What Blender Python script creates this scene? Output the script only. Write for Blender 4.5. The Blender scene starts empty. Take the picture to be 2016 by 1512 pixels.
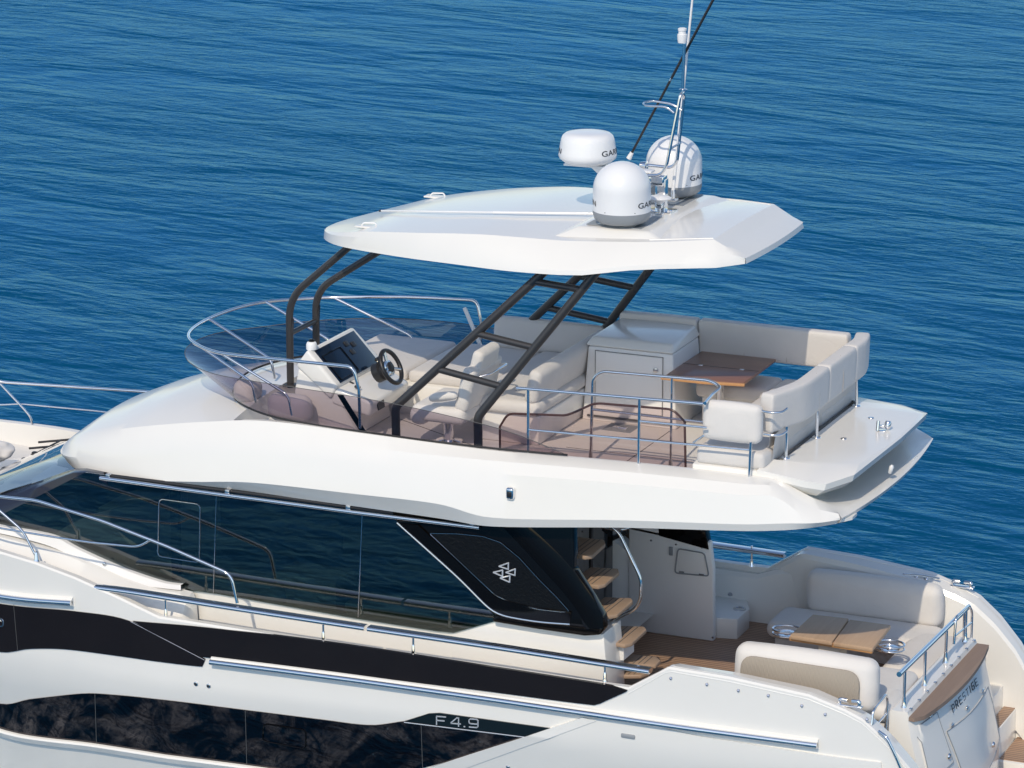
import bpy, bmesh, math, random
from mathutils import Vector, Matrix, noise
R_ = math.radians
S = bpy.context.scene
COL = S.collection
random.seed(4)

# ------------------------------------------------------------------ camera
FPX, YAW, PITCH = 7000.0, R_(23.3), R_(15.1)
FW = Vector((-math.sin(YAW)*math.cos(PITCH), math.cos(YAW)*math.cos(PITCH), -math.sin(PITCH)))
RT = Vector((math.cos(YAW), math.sin(YAW), 0))
UP = RT.cross(FW)
CAM = Vector((10.367, -34.695, 14.322))
cd = bpy.data.cameras.new('camera'); cam = bpy.data.objects.new('camera', cd); COL.objects.link(cam)
cam.matrix_world = Matrix(((RT.x, UP.x, -FW.x, CAM.x), (RT.y, UP.y, -FW.y, CAM.y), (RT.z, UP.z, -FW.z, CAM.z), (0, 0, 0, 1)))
cd.sensor_width = 36; cd.lens = FPX/2016*36; cd.clip_start = 1; cd.clip_end = 6000
S.camera = cam

# ------------------------------------------------------------------ light
SUN_DIR = Vector((0.10, -1.08, 1.0)).normalized()      # towards the sun
w = bpy.data.worlds.new('World'); S.world = w; w.use_nodes = True
nt = w.node_tree; nt.nodes.clear()
sky = nt.nodes.new('ShaderNodeTexSky'); sky.sky_type = 'NISHITA'; sky.sun_disc = False
sky.sun_elevation = math.asin(SUN_DIR.z); sky.sun_rotation = math.atan2(SUN_DIR.x, SUN_DIR.y)
sky.air_density = 1.0; sky.dust_density = 0.7; sky.ozone_density = 1.6; sky.altitude = 0
bg = nt.nodes.new('ShaderNodeBackground'); bg.inputs[1].default_value = 0.15
wo = nt.nodes.new('ShaderNodeOutputWorld')
nt.links.new(sky.outputs[0], bg.inputs[0]); nt.links.new(bg.outputs[0], wo.inputs[0])
sl = bpy.data.lights.new('sun', 'SUN'); sl.energy = 2.5; sl.angle = R_(0.53); sl.color = (1, 0.87, 0.68)
so = bpy.data.objects.new('sun', sl); COL.objects.link(so)
so.rotation_euler = SUN_DIR.to_track_quat('Z', 'Y').to_euler()
S.cycles.diffuse_bounces = 6; S.cycles.max_bounces = 12; S.cycles.transparent_max_bounces = 16
S.view_settings.view_transform = 'Standard'; S.view_settings.look = 'None'
S.view_settings.exposure = 0.02; S.view_settings.gamma = 1

# ------------------------------------------------------------------ pixel ray -> point on a plane of the boat
def A(px, py, x=None, y=None, z=None):
    r = FW + RT*((px-1008)/FPX) + UP*((756-py)/FPX)
    if x is not None: t = (x-CAM.x)/r.x
    elif y is not None: t = (y-CAM.y)/r.y
    else: t = (z-CAM.z)/r.z
    return CAM + r*t
def V(*a): return Vector(a)

# ------------------------------------------------------------------ materials
MT = {}
def mat(name, col=(.8, .8, .8), rough=.5, metal=0., coat=0., spec=.5, bump=None, var=0., ior=1.5):
    m = bpy.data.materials.new(name); m.use_nodes = True; n = m.node_tree; b = n.nodes['Principled BSDF']
    b.inputs['Base Color'].default_value = (*col, 1); b.inputs['Roughness'].default_value = rough
    b.inputs['Metallic'].default_value = metal; b.inputs['Coat Weight'].default_value = coat
    b.inputs['Coat Roughness'].default_value = .04; b.inputs['Specular IOR Level'].default_value = spec
    b.inputs['IOR'].default_value = ior
    if bump or var:
        tc = n.nodes.new('ShaderNodeTexCoord')
    if bump:
        sc, st, dist = bump
        tx = n.nodes.new('ShaderNodeTexNoise'); tx.inputs['Scale'].default_value = sc; tx.inputs['Detail'].default_value = 5
        bp = n.nodes.new('ShaderNodeBump'); bp.inputs['Strength'].default_value = st; bp.inputs['Distance'].default_value = dist
        n.links.new(tc.outputs['Object'], tx.inputs['Vector']); n.links.new(tx.outputs['Fac'], bp.inputs['Height'])
        n.links.new(bp.outputs['Normal'], b.inputs['Normal'])
    if var:
        tx = n.nodes.new('ShaderNodeTexNoise'); tx.inputs['Scale'].default_value = 2.3; tx.inputs['Detail'].default_value = 6
        mx = n.nodes.new('ShaderNodeMix'); mx.data_type = 'RGBA'
        mx.inputs[6].default_value = (*[c*(1-var) for c in col], 1); mx.inputs[7].default_value = (*[min(1, c*(1+var)) for c in col], 1)
        n.links.new(tc.outputs['Object'], tx.inputs['Vector']); n.links.new(tx.outputs['Fac'], mx.inputs[0]); n.links.new(mx.outputs[2], b.inputs['Base Color'])
    MT[name] = m; return m
mat('gelcoat', (.81, .79, .745), .2, coat=.25, var=.02, bump=(1.3, .12, .02))
mat('gelcoat_matt', (.78, .765, .74), .5, var=.03, bump=(60, .1, .002))
mat('deck_grip', (.74, .72, .69), .65, bump=(180, .25, .003), var=.03)
mat('cabinet_white', (.82, .81, .79), .3, var=.02)
mat('plastic_white', (.82, .82, .82), .28, coat=.2)
mat('plastic_grey', (.27, .29, .31), .45)
mat('chrome', (.82, .82, .83), .09, metal=1)
mat('steel', (.62, .62, .64), .2, metal=1)
mat('screen', (.004, .014, .035), .12, spec=.35)
mat('bronze', (.055, .052, .052), .32, metal=.35, spec=.6)
mat('black_gloss', (.004, .0035, .0035), .08, coat=0, spec=.28)
mat('black_quilt', (.006, .0055, .0055), .25, spec=.3, bump=(38, .5, .01))
mat('black_plastic', (.018, .018, .02), .4)
mat('rubber', (.02, .02, .022), .6)
mat('stripe_black', (.012, .009, .009), .22, coat=.1, spec=.35, var=.2)
mat('pillar_gloss', (.018, .022, .040), .16, coat=.2, spec=.4)
mat('letter_silver', (.75, .76, .78), .25, metal=.5)
mat('letter_dark', (.03, .035, .045), .35)
mat('seam', (.10, .10, .10), .7)
mat('seam_cloth', (.42, .38, .34), .8)
mat('beige_interior', (.62, .55, .45), .6)
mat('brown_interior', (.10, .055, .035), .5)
mat('red_interior', (.30, .10, .11), .4)
mat('backing_fabric', (.36, .315, .26), .8, var=.08)
mat('blue_film', (.01, .05, .12), .1)

def nodes(name):
    m = bpy.data.materials.new(name); m.use_nodes = True; MT[name] = m
    return m, m.node_tree, m.node_tree.nodes, m.node_tree.links
def nn(n, t, **k):
    x = n.new(t)
    for a, b in k.items():
        if a in x.inputs: x.inputs[a].default_value = b
        else: setattr(x, a, b)
    return x
# upholstery: woven cloth
def fabric(name, col, weave=260):
    m, t, n, l = nodes(name); b = n['Principled BSDF']; b.inputs['Roughness'].default_value = .82
    b.inputs['Sheen Weight'].default_value = .15
    tc = n.new('ShaderNodeTexCoord')
    w1 = nn(n, 'ShaderNodeTexNoise', Scale=weave, Detail=2.); w2 = nn(n, 'ShaderNodeTexNoise', Scale=3.5, Detail=5.)
    w3 = nn(n, 'ShaderNodeTexNoise', Scale=4.5, Detail=4., Distortion=1.2)
    for q in (w1, w2, w3): l.new(tc.outputs['Object'], q.inputs['Vector'])
    mx = n.new('ShaderNodeMix'); mx.data_type = 'RGBA'; mx.inputs[6].default_value = (*[c*.93 for c in col], 1); mx.inputs[7].default_value = (*[c*1.05 for c in col], 1)
    l.new(w2.outputs['Fac'], mx.inputs[0]); l.new(mx.outputs[2], b.inputs['Base Color'])
    b1 = nn(n, 'ShaderNodeBump', Strength=.35, Distance=.002); b2 = nn(n, 'ShaderNodeBump', Strength=.5, Distance=.013)
    l.new(w1.outputs['Fac'], b1.inputs['Height']); l.new(w3.outputs['Fac'], b2.inputs['Height'])
    l.new(b2.outputs['Normal'], b1.inputs['Normal']); l.new(b1.outputs['Normal'], b.inputs['Normal'])
fabric('fabric', (.66, .63, .60))
fabric('fabric_white', (.72, .69, .655))
# chevron backing
m = MT['backing_fabric']; n = m.node_tree.nodes; l = m.node_tree.links
tc = n.new('ShaderNodeTexCoord'); mp = nn(n, 'ShaderNodeMapping'); mp.inputs['Scale'].default_value = (1, 1, 1)
sp = n.new('ShaderNodeSeparateXYZ'); l.new(tc.outputs['Object'], sp.inputs[0])
def mth(n, l, op, a, b=None):
    x = n.new('ShaderNodeMath'); x.operation = op
    for i, q in enumerate((a, b)):
        if q is None: continue
        if isinstance(q, (int, float)): x.inputs[i].default_value = q
        else: l.new(q, x.inputs[i])
    return x.outputs[0]
tri = mth(n, l, 'PINGPONG', mth(n, l, 'MULTIPLY', sp.outputs['X'], 44.), 1.)
h = mth(n, l, 'PINGPONG', mth(n, l, 'ADD', mth(n, l, 'MULTIPLY', sp.outputs['Z'], 11.), tri), .5)
bp = nn(n, 'ShaderNodeBump', Strength=.9, Distance=.006); l.new(h, bp.inputs['Height']); l.new(bp.outputs['Normal'], n['Principled BSDF'].inputs['Normal'])

# teak: planks along an axis with dark caulking
def teak(name, axis, pitch, c1=(.36, .20, .105), c2=(.25, .13, .07), line=.09, caulk=True, rough=.55, coat=0.):
    m, t, n, l = nodes(name); b = n['Principled BSDF']; b.inputs['Roughness'].default_value = rough; b.inputs['Coat Weight'].default_value = coat
    tc = n.new('ShaderNodeTexCoord'); sp = n.new('ShaderNodeSeparateXYZ'); l.new(tc.outputs['Object'], sp.inputs[0])
    a = sp.outputs[axis]
    mp = n.new('ShaderNodeMapping'); l.new(tc.outputs['Object'], mp.inputs['Vector'])
    sc = [34., 34., 34.]; sc['XYZ'.index('X' if axis == 'Y' else 'Y')] = 2.2
    mp.inputs['Scale'].default_value = sc
    g = nn(n, 'ShaderNodeTexNoise', Scale=1., Detail=6., Roughness=.65); l.new(mp.outputs[0], g.inputs['Vector'])
    fl = mth(n, l, 'FLOOR', mth(n, l, 'DIVIDE', a, pitch))
    wn = n.new('ShaderNodeTexWhiteNoise'); wn.noise_dimensions = '1D'; l.new(fl, wn.inputs['W'])
    f = mth(n, l, 'ADD', mth(n, l, 'MULTIPLY', g.outputs['Fac'], .75), mth(n, l, 'MULTIPLY', wn.outputs['Value'], .35))
    mx = n.new('ShaderNodeMix'); mx.data_type = 'RGBA'; mx.inputs[6].default_value = (*c2, 1); mx.inputs[7].default_value = (*c1, 1); l.new(f, mx.inputs[0])
    out = mx.outputs[2]
    if caulk:
        fr = mth(n, l, 'FRACT', mth(n, l, 'DIVIDE', a, pitch)); ln = mth(n, l, 'LESS_THAN', fr, line)
        m2 = n.new('ShaderNodeMix'); m2.data_type = 'RGBA'; l.new(ln, m2.inputs[0]); l.new(out, m2.inputs[6]); m2.inputs[7].default_value = (.02, .018, .018, 1); out = m2.outputs[2]
    l.new(out, b.inputs['Base Color'])
    bp = nn(n, 'ShaderNodeBump', Strength=.25, Distance=.003); l.new(g.outputs['Fac'], bp.inputs['Height']); l.new(bp.outputs['Normal'], b.inputs['Normal'])
teak('teak_deck', 'Y', .055, (.46, .30, .20), (.33, .20, .13), .16)
teak('teak_step', 'Y', .5, (.46, .34, .24), (.33, .225, .155), caulk=False)
teak('teak_table', 'Y', .11, (.31, .15, .09), (.18, .08, .048), caulk=False, rough=.35, coat=.3)
teak('teak_pale', 'X', .3, (.56, .40, .265), (.38, .25, .16), caulk=False)
teak('teak_grey', 'X', .3, (.34, .25, .19), (.22, .155, .12), caulk=False, rough=.7)
teak('teak_edge', 'Y', .3, (.62, .34, .15), (.50, .25, .10), caulk=False)

# glass
def glass(name, tint, refl=.06, rough=.02, ior=1.5, bump=0, gc=(.95, .97, 1)):
    m, t, n, l = nodes(name); n.remove(n['Principled BSDF'])
    tr = n.new('ShaderNodeBsdfTransparent'); tr.inputs[0].default_value = (*tint, 1)
    gl = n.new('ShaderNodeBsdfGlossy'); gl.inputs['Roughness'].default_value = rough; gl.inputs[0].default_value = (*gc, 1)
    fr = n.new('ShaderNodeLayerWeight'); fr.inputs[0].default_value = .5
    ad = mth(n, l, 'ADD', mth(n, l, 'MULTIPLY', mth(n, l, 'POWER', fr.outputs['Facing'], 5.), .93), refl+.045)
    mx = n.new('ShaderNodeMixShader'); l.new(ad, mx.inputs[0]); l.new(tr.outputs[0], mx.inputs[1]); l.new(gl.outputs[0], mx.inputs[2])
    l.new(mx.outputs[0], n['Material Output'].inputs[0])
    if bump:
        tc = n.new('ShaderNodeTexCoord'); tx = nn(n, 'ShaderNodeTexNoise', Scale=1.5); bp = nn(n, 'ShaderNodeBump', Strength=bump, Distance=.02)
        l.new(tc.outputs['Object'], tx.inputs['Vector']); l.new(tx.outputs['Fac'], bp.inputs['Height']); l.new(bp.outputs['Normal'], gl.inputs['Normal']); l.new(bp.outputs['Normal'], fr.inputs['Normal'])
glass('acrylic', (.55, .49, .54), .0)
glass('clear_acrylic', (.74, .64, .64), .0)
glass('cabin_glass', (.33, .40, .38), .075, bump=.05)
glass('hull_glass', (.06, .04, .045), .055, bump=.05, gc=(.80, .74, .76))
glass('windshield_glass', (.40, .46, .52), .14)
glass('smoke_glass', (.16, .18, .2), .1)

# sea
m, t, n, l = nodes('sea'); b = n['Principled BSDF']
b.inputs['Roughness'].default_value = .6; b.inputs['Specular IOR Level'].default_value = 0
ge = n.new('ShaderNodeNewGeometry')
def wave(sc, deg, det, dist, rough=.5, seed=0):
    vr = n.new('ShaderNodeVectorRotate'); vr.rotation_type = 'Z_AXIS'; vr.inputs['Angle'].default_value = R_(-deg); l.new(ge.outputs['Position'], vr.inputs['Vector'])
    mp = n.new('ShaderNodeMapping'); mp.inputs['Scale'].default_value = sc; mp.inputs['Location'].default_value = (seed, seed*.7, 0); l.new(vr.outputs[0], mp.inputs['Vector'])
    tx = nn(n, 'ShaderNodeTexNoise', Scale=1., Detail=det, Roughness=rough, Distortion=dist); l.new(mp.outputs[0], tx.inputs['Vector'])
    return tx.outputs['Fac']
w1 = wave((.16, .42, 1), -10, 3., .5, .55)                  # long swell
w2 = wave((.95, 2.4, 1), -9, 3., .5, .55, 3)          # ripples
w3 = wave((2.6, 7.0, 1), 2, 3., .4, .6, 7)             # small ripples
w4 = wave((7., 15., 1), -24, 2., .3, .6, 9)            # fine
pa = wave((.04, .13, 1), -9, 4., .7, .55, 5)           # calm and ruffled patches
rp = n.new('ShaderNodeMapRange'); rp.inputs[1].default_value = .38; rp.inputs[2].default_value = .62; rp.inputs[3].default_value = .55; rp.inputs[4].default_value = 1.15; l.new(pa, rp.inputs[0])
s1 = mth(n, l, 'MULTIPLY', w1, 2.0)
s2 = mth(n, l, 'MULTIPLY', w2, .48)
s3 = mth(n, l, 'MULTIPLY', w3, .16)
s4 = mth(n, l, 'MULTIPLY', w4, .03)
small = mth(n, l, 'MULTIPLY', mth(n, l, 'ADD', s2, mth(n, l, 'ADD', s3, s4)), rp.outputs[0])
w5 = wave((1.1, 2.6, 1), 12, 3., 1.2, .6, 13)           # chop on the lee side of the hull
sq = n.new('ShaderNodeSeparateXYZ'); l.new(ge.outputs['Position'], sq.inputs[0])
cm = n.new('ShaderNodeMapRange'); cm.inputs[1].default_value = -17.; cm.inputs[2].default_value = -11.; cm.inputs[3].default_value = 0.; cm.inputs[4].default_value = .75; l.new(sq.outputs['Y'], cm.inputs[0])
cn = n.new('ShaderNodeMapRange'); cn.inputs[1].default_value = -1.; cn.inputs[2].default_value = 3.; cn.inputs[3].default_value = 1.; cn.inputs[4].default_value = 0.; l.new(sq.outputs['Y'], cn.inputs[0])
chop = mth(n, l, 'MULTIPLY', w5, mth(n, l, 'MULTIPLY', cm.outputs[0], cn.outputs[0]))
bp = nn(n, 'ShaderNodeBump', Strength=1., Distance=.14); l.new(mth(n, l, 'ADD', chop, mth(n, l, 'ADD', s1, small)), bp.inputs['Height']); l.new(bp.outputs['Normal'], b.inputs['Normal'])
gl = n.new('ShaderNodeBsdfGlossy'); gl.inputs['Roughness'].default_value = .07; gl.inputs[0].default_value = (.20, .55, 1, 1); l.new(bp.outputs['Normal'], gl.inputs['Normal'])
lw = n.new('ShaderNodeLayerWeight'); lw.inputs[0].default_value = .5; l.new(bp.outputs['Normal'], lw.inputs['Normal'])
fac = mth(n, l, 'ADD', mth(n, l, 'MULTIPLY', mth(n, l, 'POWER', lw.outputs['Facing'], 5.), .62), .02)
msx = n.new('ShaderNodeMixShader'); l.new(fac, msx.inputs[0]); l.new(b.outputs[0], msx.inputs[1]); l.new(gl.outputs[0], msx.inputs[2]); l.new(msx.outputs[0], n['Material Output'].inputs[0])
fo = nn(n, 'ShaderNodeTexNoise', Scale=6.5, Detail=9., Roughness=.7, Distortion=1.4); l.new(ge.outputs['Position'], fo.inputs['Vector'])
fb = nn(n, 'ShaderNodeTexNoise', Scale=.55, Detail=4.); l.new(ge.outputs['Position'], fb.inputs['Vector'])
spx = n.new('ShaderNodeSeparateXYZ'); l.new(ge.outputs['Position'], spx.inputs[0])
dist = mth(n, l, 'ADD', mth(n, l, 'ABSOLUTE', mth(n, l, 'ADD', spx.outputs['Y'], 3.0)), mth(n, l, 'MULTIPLY', fb.outputs['Fac'], 4.))
mr = n.new('ShaderNodeMapRange'); mr.inputs[1].default_value = 3.2; mr.inputs[2].default_value = 4.4; mr.inputs[3].default_value = .20; mr.inputs[4].default_value = -.35; l.new(dist, mr.inputs[0])
fil = mth(n, l, 'SUBTRACT', 1., mth(n, l, 'MULTIPLY', mth(n, l, 'ABSOLUTE', mth(n, l, 'SUBTRACT', fo.outputs['Fac'], .5)), 7.))
msk = n.new('ShaderNodeMapRange'); msk.inputs[1].default_value = -.10; msk.inputs[2].default_value = .10; l.new(mr.outputs[0], msk.inputs[0])
pt = nn(n, 'ShaderNodeTexNoise', Scale=2.0, Detail=7., Roughness=.65, Distortion=1.0); l.new(ge.outputs['Position'], pt.inputs['Vector'])
pm = n.new('ShaderNodeMapRange'); pm.inputs[1].default_value = .45; pm.inputs[2].default_value = .68; l.new(pt.outputs['Fac'], pm.inputs[0])
foam = mth(n, l, 'MULTIPLY', msk.outputs[0], mth(n, l, 'MULTIPLY', pm.outputs[0], mth(n, l, 'MAXIMUM', fil, .12)))
fx = n.new('ShaderNodeMix'); fx.data_type = 'RGBA'; fx.inputs[6].default_value = (.0006, .066, .142, 1); fx.inputs[7].default_value = (.80, .84, .85, 1); l.new(foam, fx.inputs[0]); l.new(fx.outputs[2], b.inputs['Base Color'])

# ------------------------------------------------------------------ object helpers
OFF = {}
def tag(o, label=None, cat=None, group=None, kind=None):
    if label: o['label'] = label
    if cat: o['category'] = cat
    if group: o['group'] = group
    if kind: o['kind'] = kind
    return o
def thing(name, loc, label, cat, group=None):
    o = bpy.data.objects.new(name, None); COL.objects.link(o); o.location = loc; o.empty_display_size = .1
    OFF[o.name] = Vector(loc); return tag(o, label, cat, group)
class MB:
    def __init__(s): s.v = []; s.f = []; s.m = []; s.cur = 0; s.mats = []
    def mat(s, name):
        if name not in s.mats: s.mats.append(name)
        s.cur = s.mats.index(name); return s
    def add(s, vs, fs):
        k = len(s.v); s.v += [Vector(v) for v in vs]
        for f in fs: s.f.append([i+k for i in f]); s.m.append(s.cur)
        return s
    def box(s, c, d, M=None, bev=0, seg=2):
        bm = bmesh.new(); bmesh.ops.create_cube(bm, size=1)
        for v in bm.verts: v.co = Vector((v.co.x*d[0], v.co.y*d[1], v.co.z*d[2]))
        if bev: bmesh.ops.bevel(bm, geom=bm.edges[:], offset=bev, segments=seg, affect='EDGES', profile=.5, clamp_overlap=True)
        return s.bm(bm, c, M)
    def bm(s, bm, c=(0, 0, 0), M=None):
        bm.verts.index_update(); c = Vector(c)
        s.add([(M @ v.co if M else v.co)+c for v in bm.verts], [[v.index for v in f.verts] for f in bm.faces]); bm.free(); return s
    def hull8(s, bot, top, bev=0, seg=3):               # box-like solid from two quads
        bm = bmesh.new(); vs = [bm.verts.new(p) for p in list(bot)+list(top)]
        k = len(bot)
        bm.faces.new(vs[:k][::-1]); bm.faces.new(vs[k:])
        for i in range(k): j = (i+1) % k; bm.faces.new((vs[i], vs[j], vs[k+j], vs[k+i]))
        bmesh.ops.recalc_face_normals(bm, faces=bm.faces[:])
        if bev: bmesh.ops.bevel(bm, geom=bm.edges[:], offset=bev, segments=seg, affect='EDGES', profile=.5, clamp_overlap=True)
        return s.bm(bm)
    def prism(s, pts, d, bev=0, seg=2):                  # polygon pts extruded by vector d
        d = Vector(d); return s.hull8([Vector(p) for p in pts], [Vector(p)+d for p in pts], bev, seg)
    def face(s, pts): return s.add(pts, [list(range(len(pts)))])
    def grid(s, rows, closed=False, flip=False):
        n = len(rows[0]); vs = [p for r in rows for p in r]; fs = []
        for i in range(len(rows)-1):
            for j in range(n-1+(1 if closed else 0)):
                q = [i*n+j, i*n+(j+1) % n, (i+1)*n+(j+1) % n, (i+1)*n+j]
                fs.append(q[::-1] if flip else q)
        return s.add(vs, fs)
    def tube(s, pts, r, n=10, closed=False, fil=0, cap=True, r2=None):
        pts = [Vector(p) for p in pts]
        if fil: pts = fillet(pts, fil, closed)
        N = len(pts); rings = []
        tan = []
        for i in range(N):
            a = pts[i-1] if (i > 0 or closed) else pts[i]; b = pts[(i+1) % N] if (i < N-1 or closed) else pts[i]
            tan.append((b-a).normalized())
        u = tan[0].orthogonal().normalized()
        for i in range(N):
            u = (u-tan[i]*u.dot(tan[i])).normalized(); v = tan[i].cross(u)
            rr = r if r2 is None else r+(r2-r)*i/(N-1)
            rings.append([pts[i]+(u*math.cos(2*math.pi*k/n)+v*math.sin(2*math.pi*k/n))*rr for k in range(n)])
        if closed: rings.append(rings[0])
        s.grid(rings, True)
        if cap and not closed:
            s.face(rings[0][::-1]); s.face(rings[-1])
        return s
    def lathe(s, prof, c, n=40, M=None):
        c = Vector(c); rings = []
        for r, z in prof:
            ring = [Vector((r*math.cos(2*math.pi*k/n), r*math.sin(2*math.pi*k/n), z)) for k in range(n)]
            rings.append([(M @ p if M else p)+c for p in ring])
        s.grid(rings, True); s.face(rings[0][::-1]); s.face(rings[-1]); return s
    def build(s, name, mt=None, parent=None, ang=32, off=None):
        o0 = Vector((0, 0, 0))
        if parent is not None: o0 = OFF[parent.name]
        if off is not None: o0 = Vector(off)
        me = bpy.data.meshes.new(name); me.from_pydata([v-o0 for v in s.v], [], s.f)
        if s.mats:
            for k in s.mats: me.materials.append(MT[k])
            me.polygons.foreach_set('material_index', s.m)
        else: me.materials.append(MT[mt])
        bm = bmesh.new(); bm.from_mesh(me); bmesh.ops.remove_doubles(bm, verts=bm.verts[:], dist=1e-5)
        bmesh.ops.recalc_face_normals(bm, faces=bm.faces[:]); bm.to_mesh(me); bm.free()
        me.polygons.foreach_set('use_smooth', [True]*len(me.polygons)); me.set_sharp_from_angle(angle=R_(ang)); me.update()
        o = bpy.data.objects.new(name, me); COL.objects.link(o)
        if parent is not None: o.parent = parent
        elif off is not None: o.location = off
        OFF[o.name] = o0; return o
def fillet(P, r, closed=False, n=6):
    out = []; N = len(P)
    for i, p in enumerate(P):
        if not closed and i in (0, N-1): out.append(p); continue
        a, b = P[i-1], P[(i+1) % N]; ua = (a-p); ub = (b-p); la, lb = ua.length, ub.length
        if la < 1e-6 or lb < 1e-6: out.append(p); continue
        k = min(r, la*.48, lb*.48); pa = p+ua/la*k; pb = p+ub/lb*k
        if ua.normalized().dot(ub.normalized()) < -.998: out.append(p); continue
        for j in range(n+1):
            q = j/n; out.append(pa*(1-q)**2+p*2*q*(1-q)+pb*q*q)
    return out
def cr(P, n):
    P = [Vector(p) for p in P]; L = [0]
    for i in range(1, len(P)): L.append(L[-1]+(P[i]-P[i-1]).length)
    out = []
    for k in range(n):
        s = L[-1]*k/(n-1); i = 0
        while i < len(P)-2 and L[i+1] < s: i += 1
        u = (s-L[i])/max(1e-9, L[i+1]-L[i])
        p0, p1, p2, p3 = P[max(0, i-1)], P[i], P[i+1], P[min(len(P)-1, i+2)]
        m1 = (p2-p0)*.5; m2 = (p3-p1)*.5
        d = (p2-p1).length
        if m1.length > d: m1 = m1.normalized()*d
        if m2.length > d: m2 = m2.normalized()*d
        out.append(p1*(2*u**3-3*u*u+1)+m1*(u**3-2*u*u+u)+p2*(-2*u**3+3*u*u)+m2*(u**3-u*u))
    return out
def lerpt(T, x):
    if x <= T[0][0]: return T[0][1]
    for (a, fa), (b, fb) in zip(T, T[1:]):
        if x <= b: return fa+(fb-fa)*(x-a)/(b-a)
    return T[-1][1]
def mir(p): return Vector((p[0], -p[1], p[2]))
def cushion(mb, c, d, M=None, r=.05, seg=4, puff=.012):
    bm = bmesh.new(); bmesh.ops.create_cube(bm, size=1)
    for v in bm.verts: v.co = Vector((v.co.x*d[0], v.co.y*d[1], v.co.z*d[2]))
    bmesh.ops.bevel(bm, geom=bm.edges[:], offset=min(r, min(d)*.48), segments=seg, affect='EDGES', profile=.5, clamp_overlap=True)
    bmesh.ops.subdivide_edges(bm, edges=[e for e in bm.edges if e.calc_length() > .15], cuts=7, use_grid_fill=True)
    for v in bm.verts:
        q = [v.co[i]/(d[i]*.5) for i in range(3)]
        for i in range(3):
            j, k = (i+1) % 3, (i+2) % 3
            v.co[i] += math.copysign(1, q[i])*puff*max(0, (1-q[j]**2))*max(0, (1-q[k]**2))*(abs(q[i]) > .9)
    return mb.bm(bm, c, M)
def rot(ax, deg): return Matrix.Rotation(R_(deg), 3, ax)
def axes(x, z):                                            # orthonormal frame from x direction and rough z
    x = Vector(x).normalized(); y = Vector(z).cross(x).normalized(); z = x.cross(y); return Matrix((x, y, z)).transposed()

# ------------------------------------------------------------------ sea
sea = MB(); WZ = -1.15
sea.add([(-3000, -600, WZ), (3000, -600, WZ), (3000, 5000, WZ), (-3000, 5000, WZ)], [[0, 1, 2, 3]])
so_ = sea.build('sea', 'sea'); tag(so_, kind='structure')
# ================================================================== YACHT
Y = thing('motor_yacht', (-5, 0, WZ), 'large white flybridge motor yacht with black hull windows, seen from its left side', 'yacht')
# ---- hull form
YG = [(-14.8, .04), (-14.3, .42), (-13.4, 1.05), (-12.5, 1.55), (-11.5, 1.9), (-10.5, 2.07), (-9.5, 2.15), (-8, 2.21), (-6, 2.245), (-3, 2.25), (-1.5, 2.23), (-.3, 2.19), (.4, 2.16), (1.2, 2.1)]
ZG = [(-14.8, 2.75), (-12.5, 2.42), (-11, 2.28), (-9.88, 2.16), (-9.42, 2.10), (-8.91, 1.99), (-8.34, 1.83), (-7.85, 1.68), (-5.8, 1.67), (-2.6, 1.655), (-2.3, 1.66), (-1.85, 1.95), (-1.2, 1.93), (-.35, 1.85), (0.03, 1.74), (.22, 1.66), (.47, 1.46), (.72, 1.19), (1.0, .75), (1.2, .3)]
ZC = [(-14.8, .9), (-11, .76), (-9.9, .76), (-5.8, .90), (-4.9, .93), (-2.4, .99), (0, 1.02), (1.2, 1.02)]
def hy(X, z):
    y = lerpt(YG, X); zg = 1.7; fl = lerpt([(-14.8, .35), (-12, .32), (-10, .12), (-8, .03), (2, .02)], X); zc = lerpt(ZC, X)
    y -= fl*max(-1, (zg-max(z, zc)))
    if z < zc: y -= (zc-z)*lerpt([(-14.8, .5), (-11, .42), (-8, .38), (-5, .36), (-3, .32), (0, .28)], X)
    return -max(.02, y)
def H(px, py, out=0.):
    y = -2.2
    for _ in range(12): P = A(px, py, y=y); y = hy(P.x, P.z)
    return V(P.x, y-out, P.z)
def srf(X, z, out=0.): return V(X, hy(X, z)-out, z)
xs = sorted(set([round(-14.8+.2*i, 3) for i in range(81)]+[p[0] for p in ZG]))
def hull_rows(side):
    rows = []
    for X in xs:
        zg = lerpt(ZG, X); zc = min(lerpt(ZC, X), zg-.02); r = [V(X, hy(X, zg)+.10, zg-.004), V(X, hy(X, zg)+.02, zg), V(X, hy(X, zg), zg-.02)]
        for k in range(1, 6): z = zg-.02+(zc-zg+.02)*k/6; r.append(srf(X, z))
        r.append(srf(X, zc))
        zb = WZ-.5
        for k in range(1, 9): r.append(srf(X, zc+(zb-zc)*k/8))
        if side > 0: r = [mir(p) for p in r]
        rows.append(r)
    return rows
mb = MB(); mb.grid(hull_rows(-1)); mb.grid(hull_rows(1), flip=True)
# inner bulwark faces down to the side decks
for sgn in (-1, 1):
    rows = []
    for X in [x for x in xs if x < .35]:
        zg = lerpt(ZG, X); yy = hy(X, zg)+.10
        zd = 1.28 if X < -3.3 else 1.05
        r = [V(X, yy, zg-.004), V(X, min(-.0, yy+.03), zd)]
        rows.append([mir(p) for p in r] if sgn > 0 else r)
    mb.grid(rows)
hull = mb.build('hull', 'gelcoat', Y, 28)

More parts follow.
